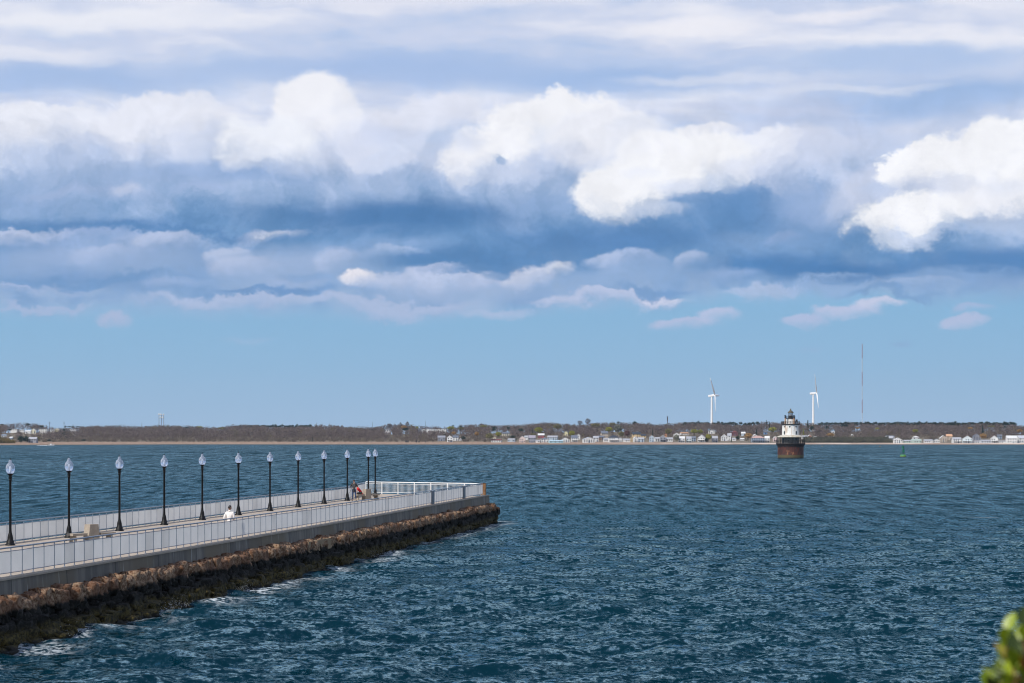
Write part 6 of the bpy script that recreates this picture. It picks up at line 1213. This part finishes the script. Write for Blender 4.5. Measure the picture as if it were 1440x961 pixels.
c1 = h.mix(h.ss(oi, 0.2, 0.8), (0.10, 0.16, 0.006, 1), (0.34, 0.42, 0.02, 1)); c1 = h.mix(h.m('MULTIPLY', h.ss(oi, 0.70, 0.76), h.ss(ng, 0.40, 0.6)), c1, (0.36, 0.12, 0.02, 1)); c1 = h.mix(h.ss(oi, 0.16, 0.12), c1, (0.03, 0.05, 0.005, 1))
p = h.n('ShaderNodeBsdfPrincipled'); p.inputs['Roughness'].default_value = 0.4; h.link(c1, p.inputs['Base Color']); tl = h.n('ShaderNodeBsdfTranslucent'); h.link(c1, tl.inputs[0]); mx = h.n('ShaderNodeMixShader'); mx.inputs[0].default_value = 0.3
h.link(p.outputs[0], mx.inputs[1]); h.link(tl.outputs[0], mx.inputs[2]); h.link(mx.outputs[0], out.inputs[0]); M_LEAF = m
M_STEM = mat('reddish stem', (0.16, 0.07, 0.03), 0.7, var=0.3)
DS = 3.1; kS = DS/F
def sp(x, y, dd=0.0): d_ = DS+dd; return Vector(((x-720)*d_/F, d_, HC-(y-YH)*d_/F))
SH = thing('shrub', 'blurred yellow green leafy shrub poking into the lower right corner', 'shrub', (sp(1470, 1000).x, DS, HC-1.75)); o = Vector(SH.location)
st = MB(); lf = MB(); rl = random.Random(21)
def leaf(b, dirv_, L, w_, nrm0):
    d_ = dirv_.normalized(); s_ = d_.cross(nrm0).normalized(); n_ = s_.cross(d_); vs = []; pr = [(0, .08), (.2, .55), (.45, 1.0), (.7, .9), (.9, .45), (1, .04)]
    for f, q_ in pr:
        c = b+d_*(L*f)-n_*(0.10*L*f*f)
        for s in (-1, 0, 1): vs.append(tuple(c+s_*(s*w_*q_)+n_*(abs(s)*w_*0.25*q_)))
    lf.add(vs, [(i*3+j, i*3+j+1, i*3+j+4, i*3+j+3) for i in range(len(pr)-1) for j in range(2)], True)
base = Vector((sp(1500, 1000).x, DS, HC-1.72))
tips = [(1440, 886, -.05), (1414, 895, 0), (1432, 906, .06), (1452, 892, .1), (1424, 925, -.08), (1412, 940, .02), (1440, 935, .0), (1455, 915, .05), (1400, 963, .0), (1388, 972, .05), (1420, 960, -.06), (1446, 960, .08), (1465, 900, .1), (1475, 940, 0), (1430, 985, 0), (1405, 1000, .05), (1460, 990, .0), (1500, 930, .1), (1520, 960, -.1), (1480, 1010, .1), (1385, 1010, .1)]
for (x_, y_, dd) in tips:
    tip = sp(x_, y_, dd); mid_ = tip.lerp(base, 0.25)+Vector((0.02, 0, -0.05)); root = base+Vector((rl.uniform(-.1, .1), rl.uniform(-.1, .1), 0))
    pts = [root, root.lerp(mid_, 0.5)+Vector((0.05, 0, 0)), mid_, tip]
    for a, b, r1, r2 in zip(pts[:-1], pts[1:], (.012, .008, .005), (.008, .005, .002)): st.tube(a-o, b-o, r1, r2, n=5)
    ax = (tip-mid_).normalized()
    for j in range(17):
        f = j/16; b = mid_.lerp(tip, 0.35+0.65*f); az_ = j*2.4+rl.uniform(-.3, .3); side = Vector((math.cos(az_), math.sin(az_), 0.2)); dr = (ax*(0.15+0.65*f)+side*(1.1-0.4*f)+Vector((-0.15, 0, 0.1))).normalized()
        leaf(b-o, dr, rl.uniform(0.032, 0.052), rl.uniform(0.008, 0.0125), (Vector((0, 0, 1))+side*0.3).normalized())
st.build('stem', M_STEM, SH); lfo = lf.build('leaves', M_LEAF, SH, fix=False)

# ------------------------------------------------------------------ the air between here and the far shore
hz = MB(); hz.box((0, 4900, 121), (9000, 10400, 250)); m, h, out = new_mat('thin sea haze')
pv = h.n('ShaderNodeVolumePrincipled'); pv.inputs['Color'].default_value = (0.72, 0.87, 1.0, 1); pv.inputs['Density'].default_value = 0.000028; pv.inputs['Anisotropy'].default_value = 0.2
h.link(pv.outputs[0], out.inputs['Volume'])
tag(hz.build('haze', m), 'thin blue haze over the bay and far shore', 'haze', kind='stuff')
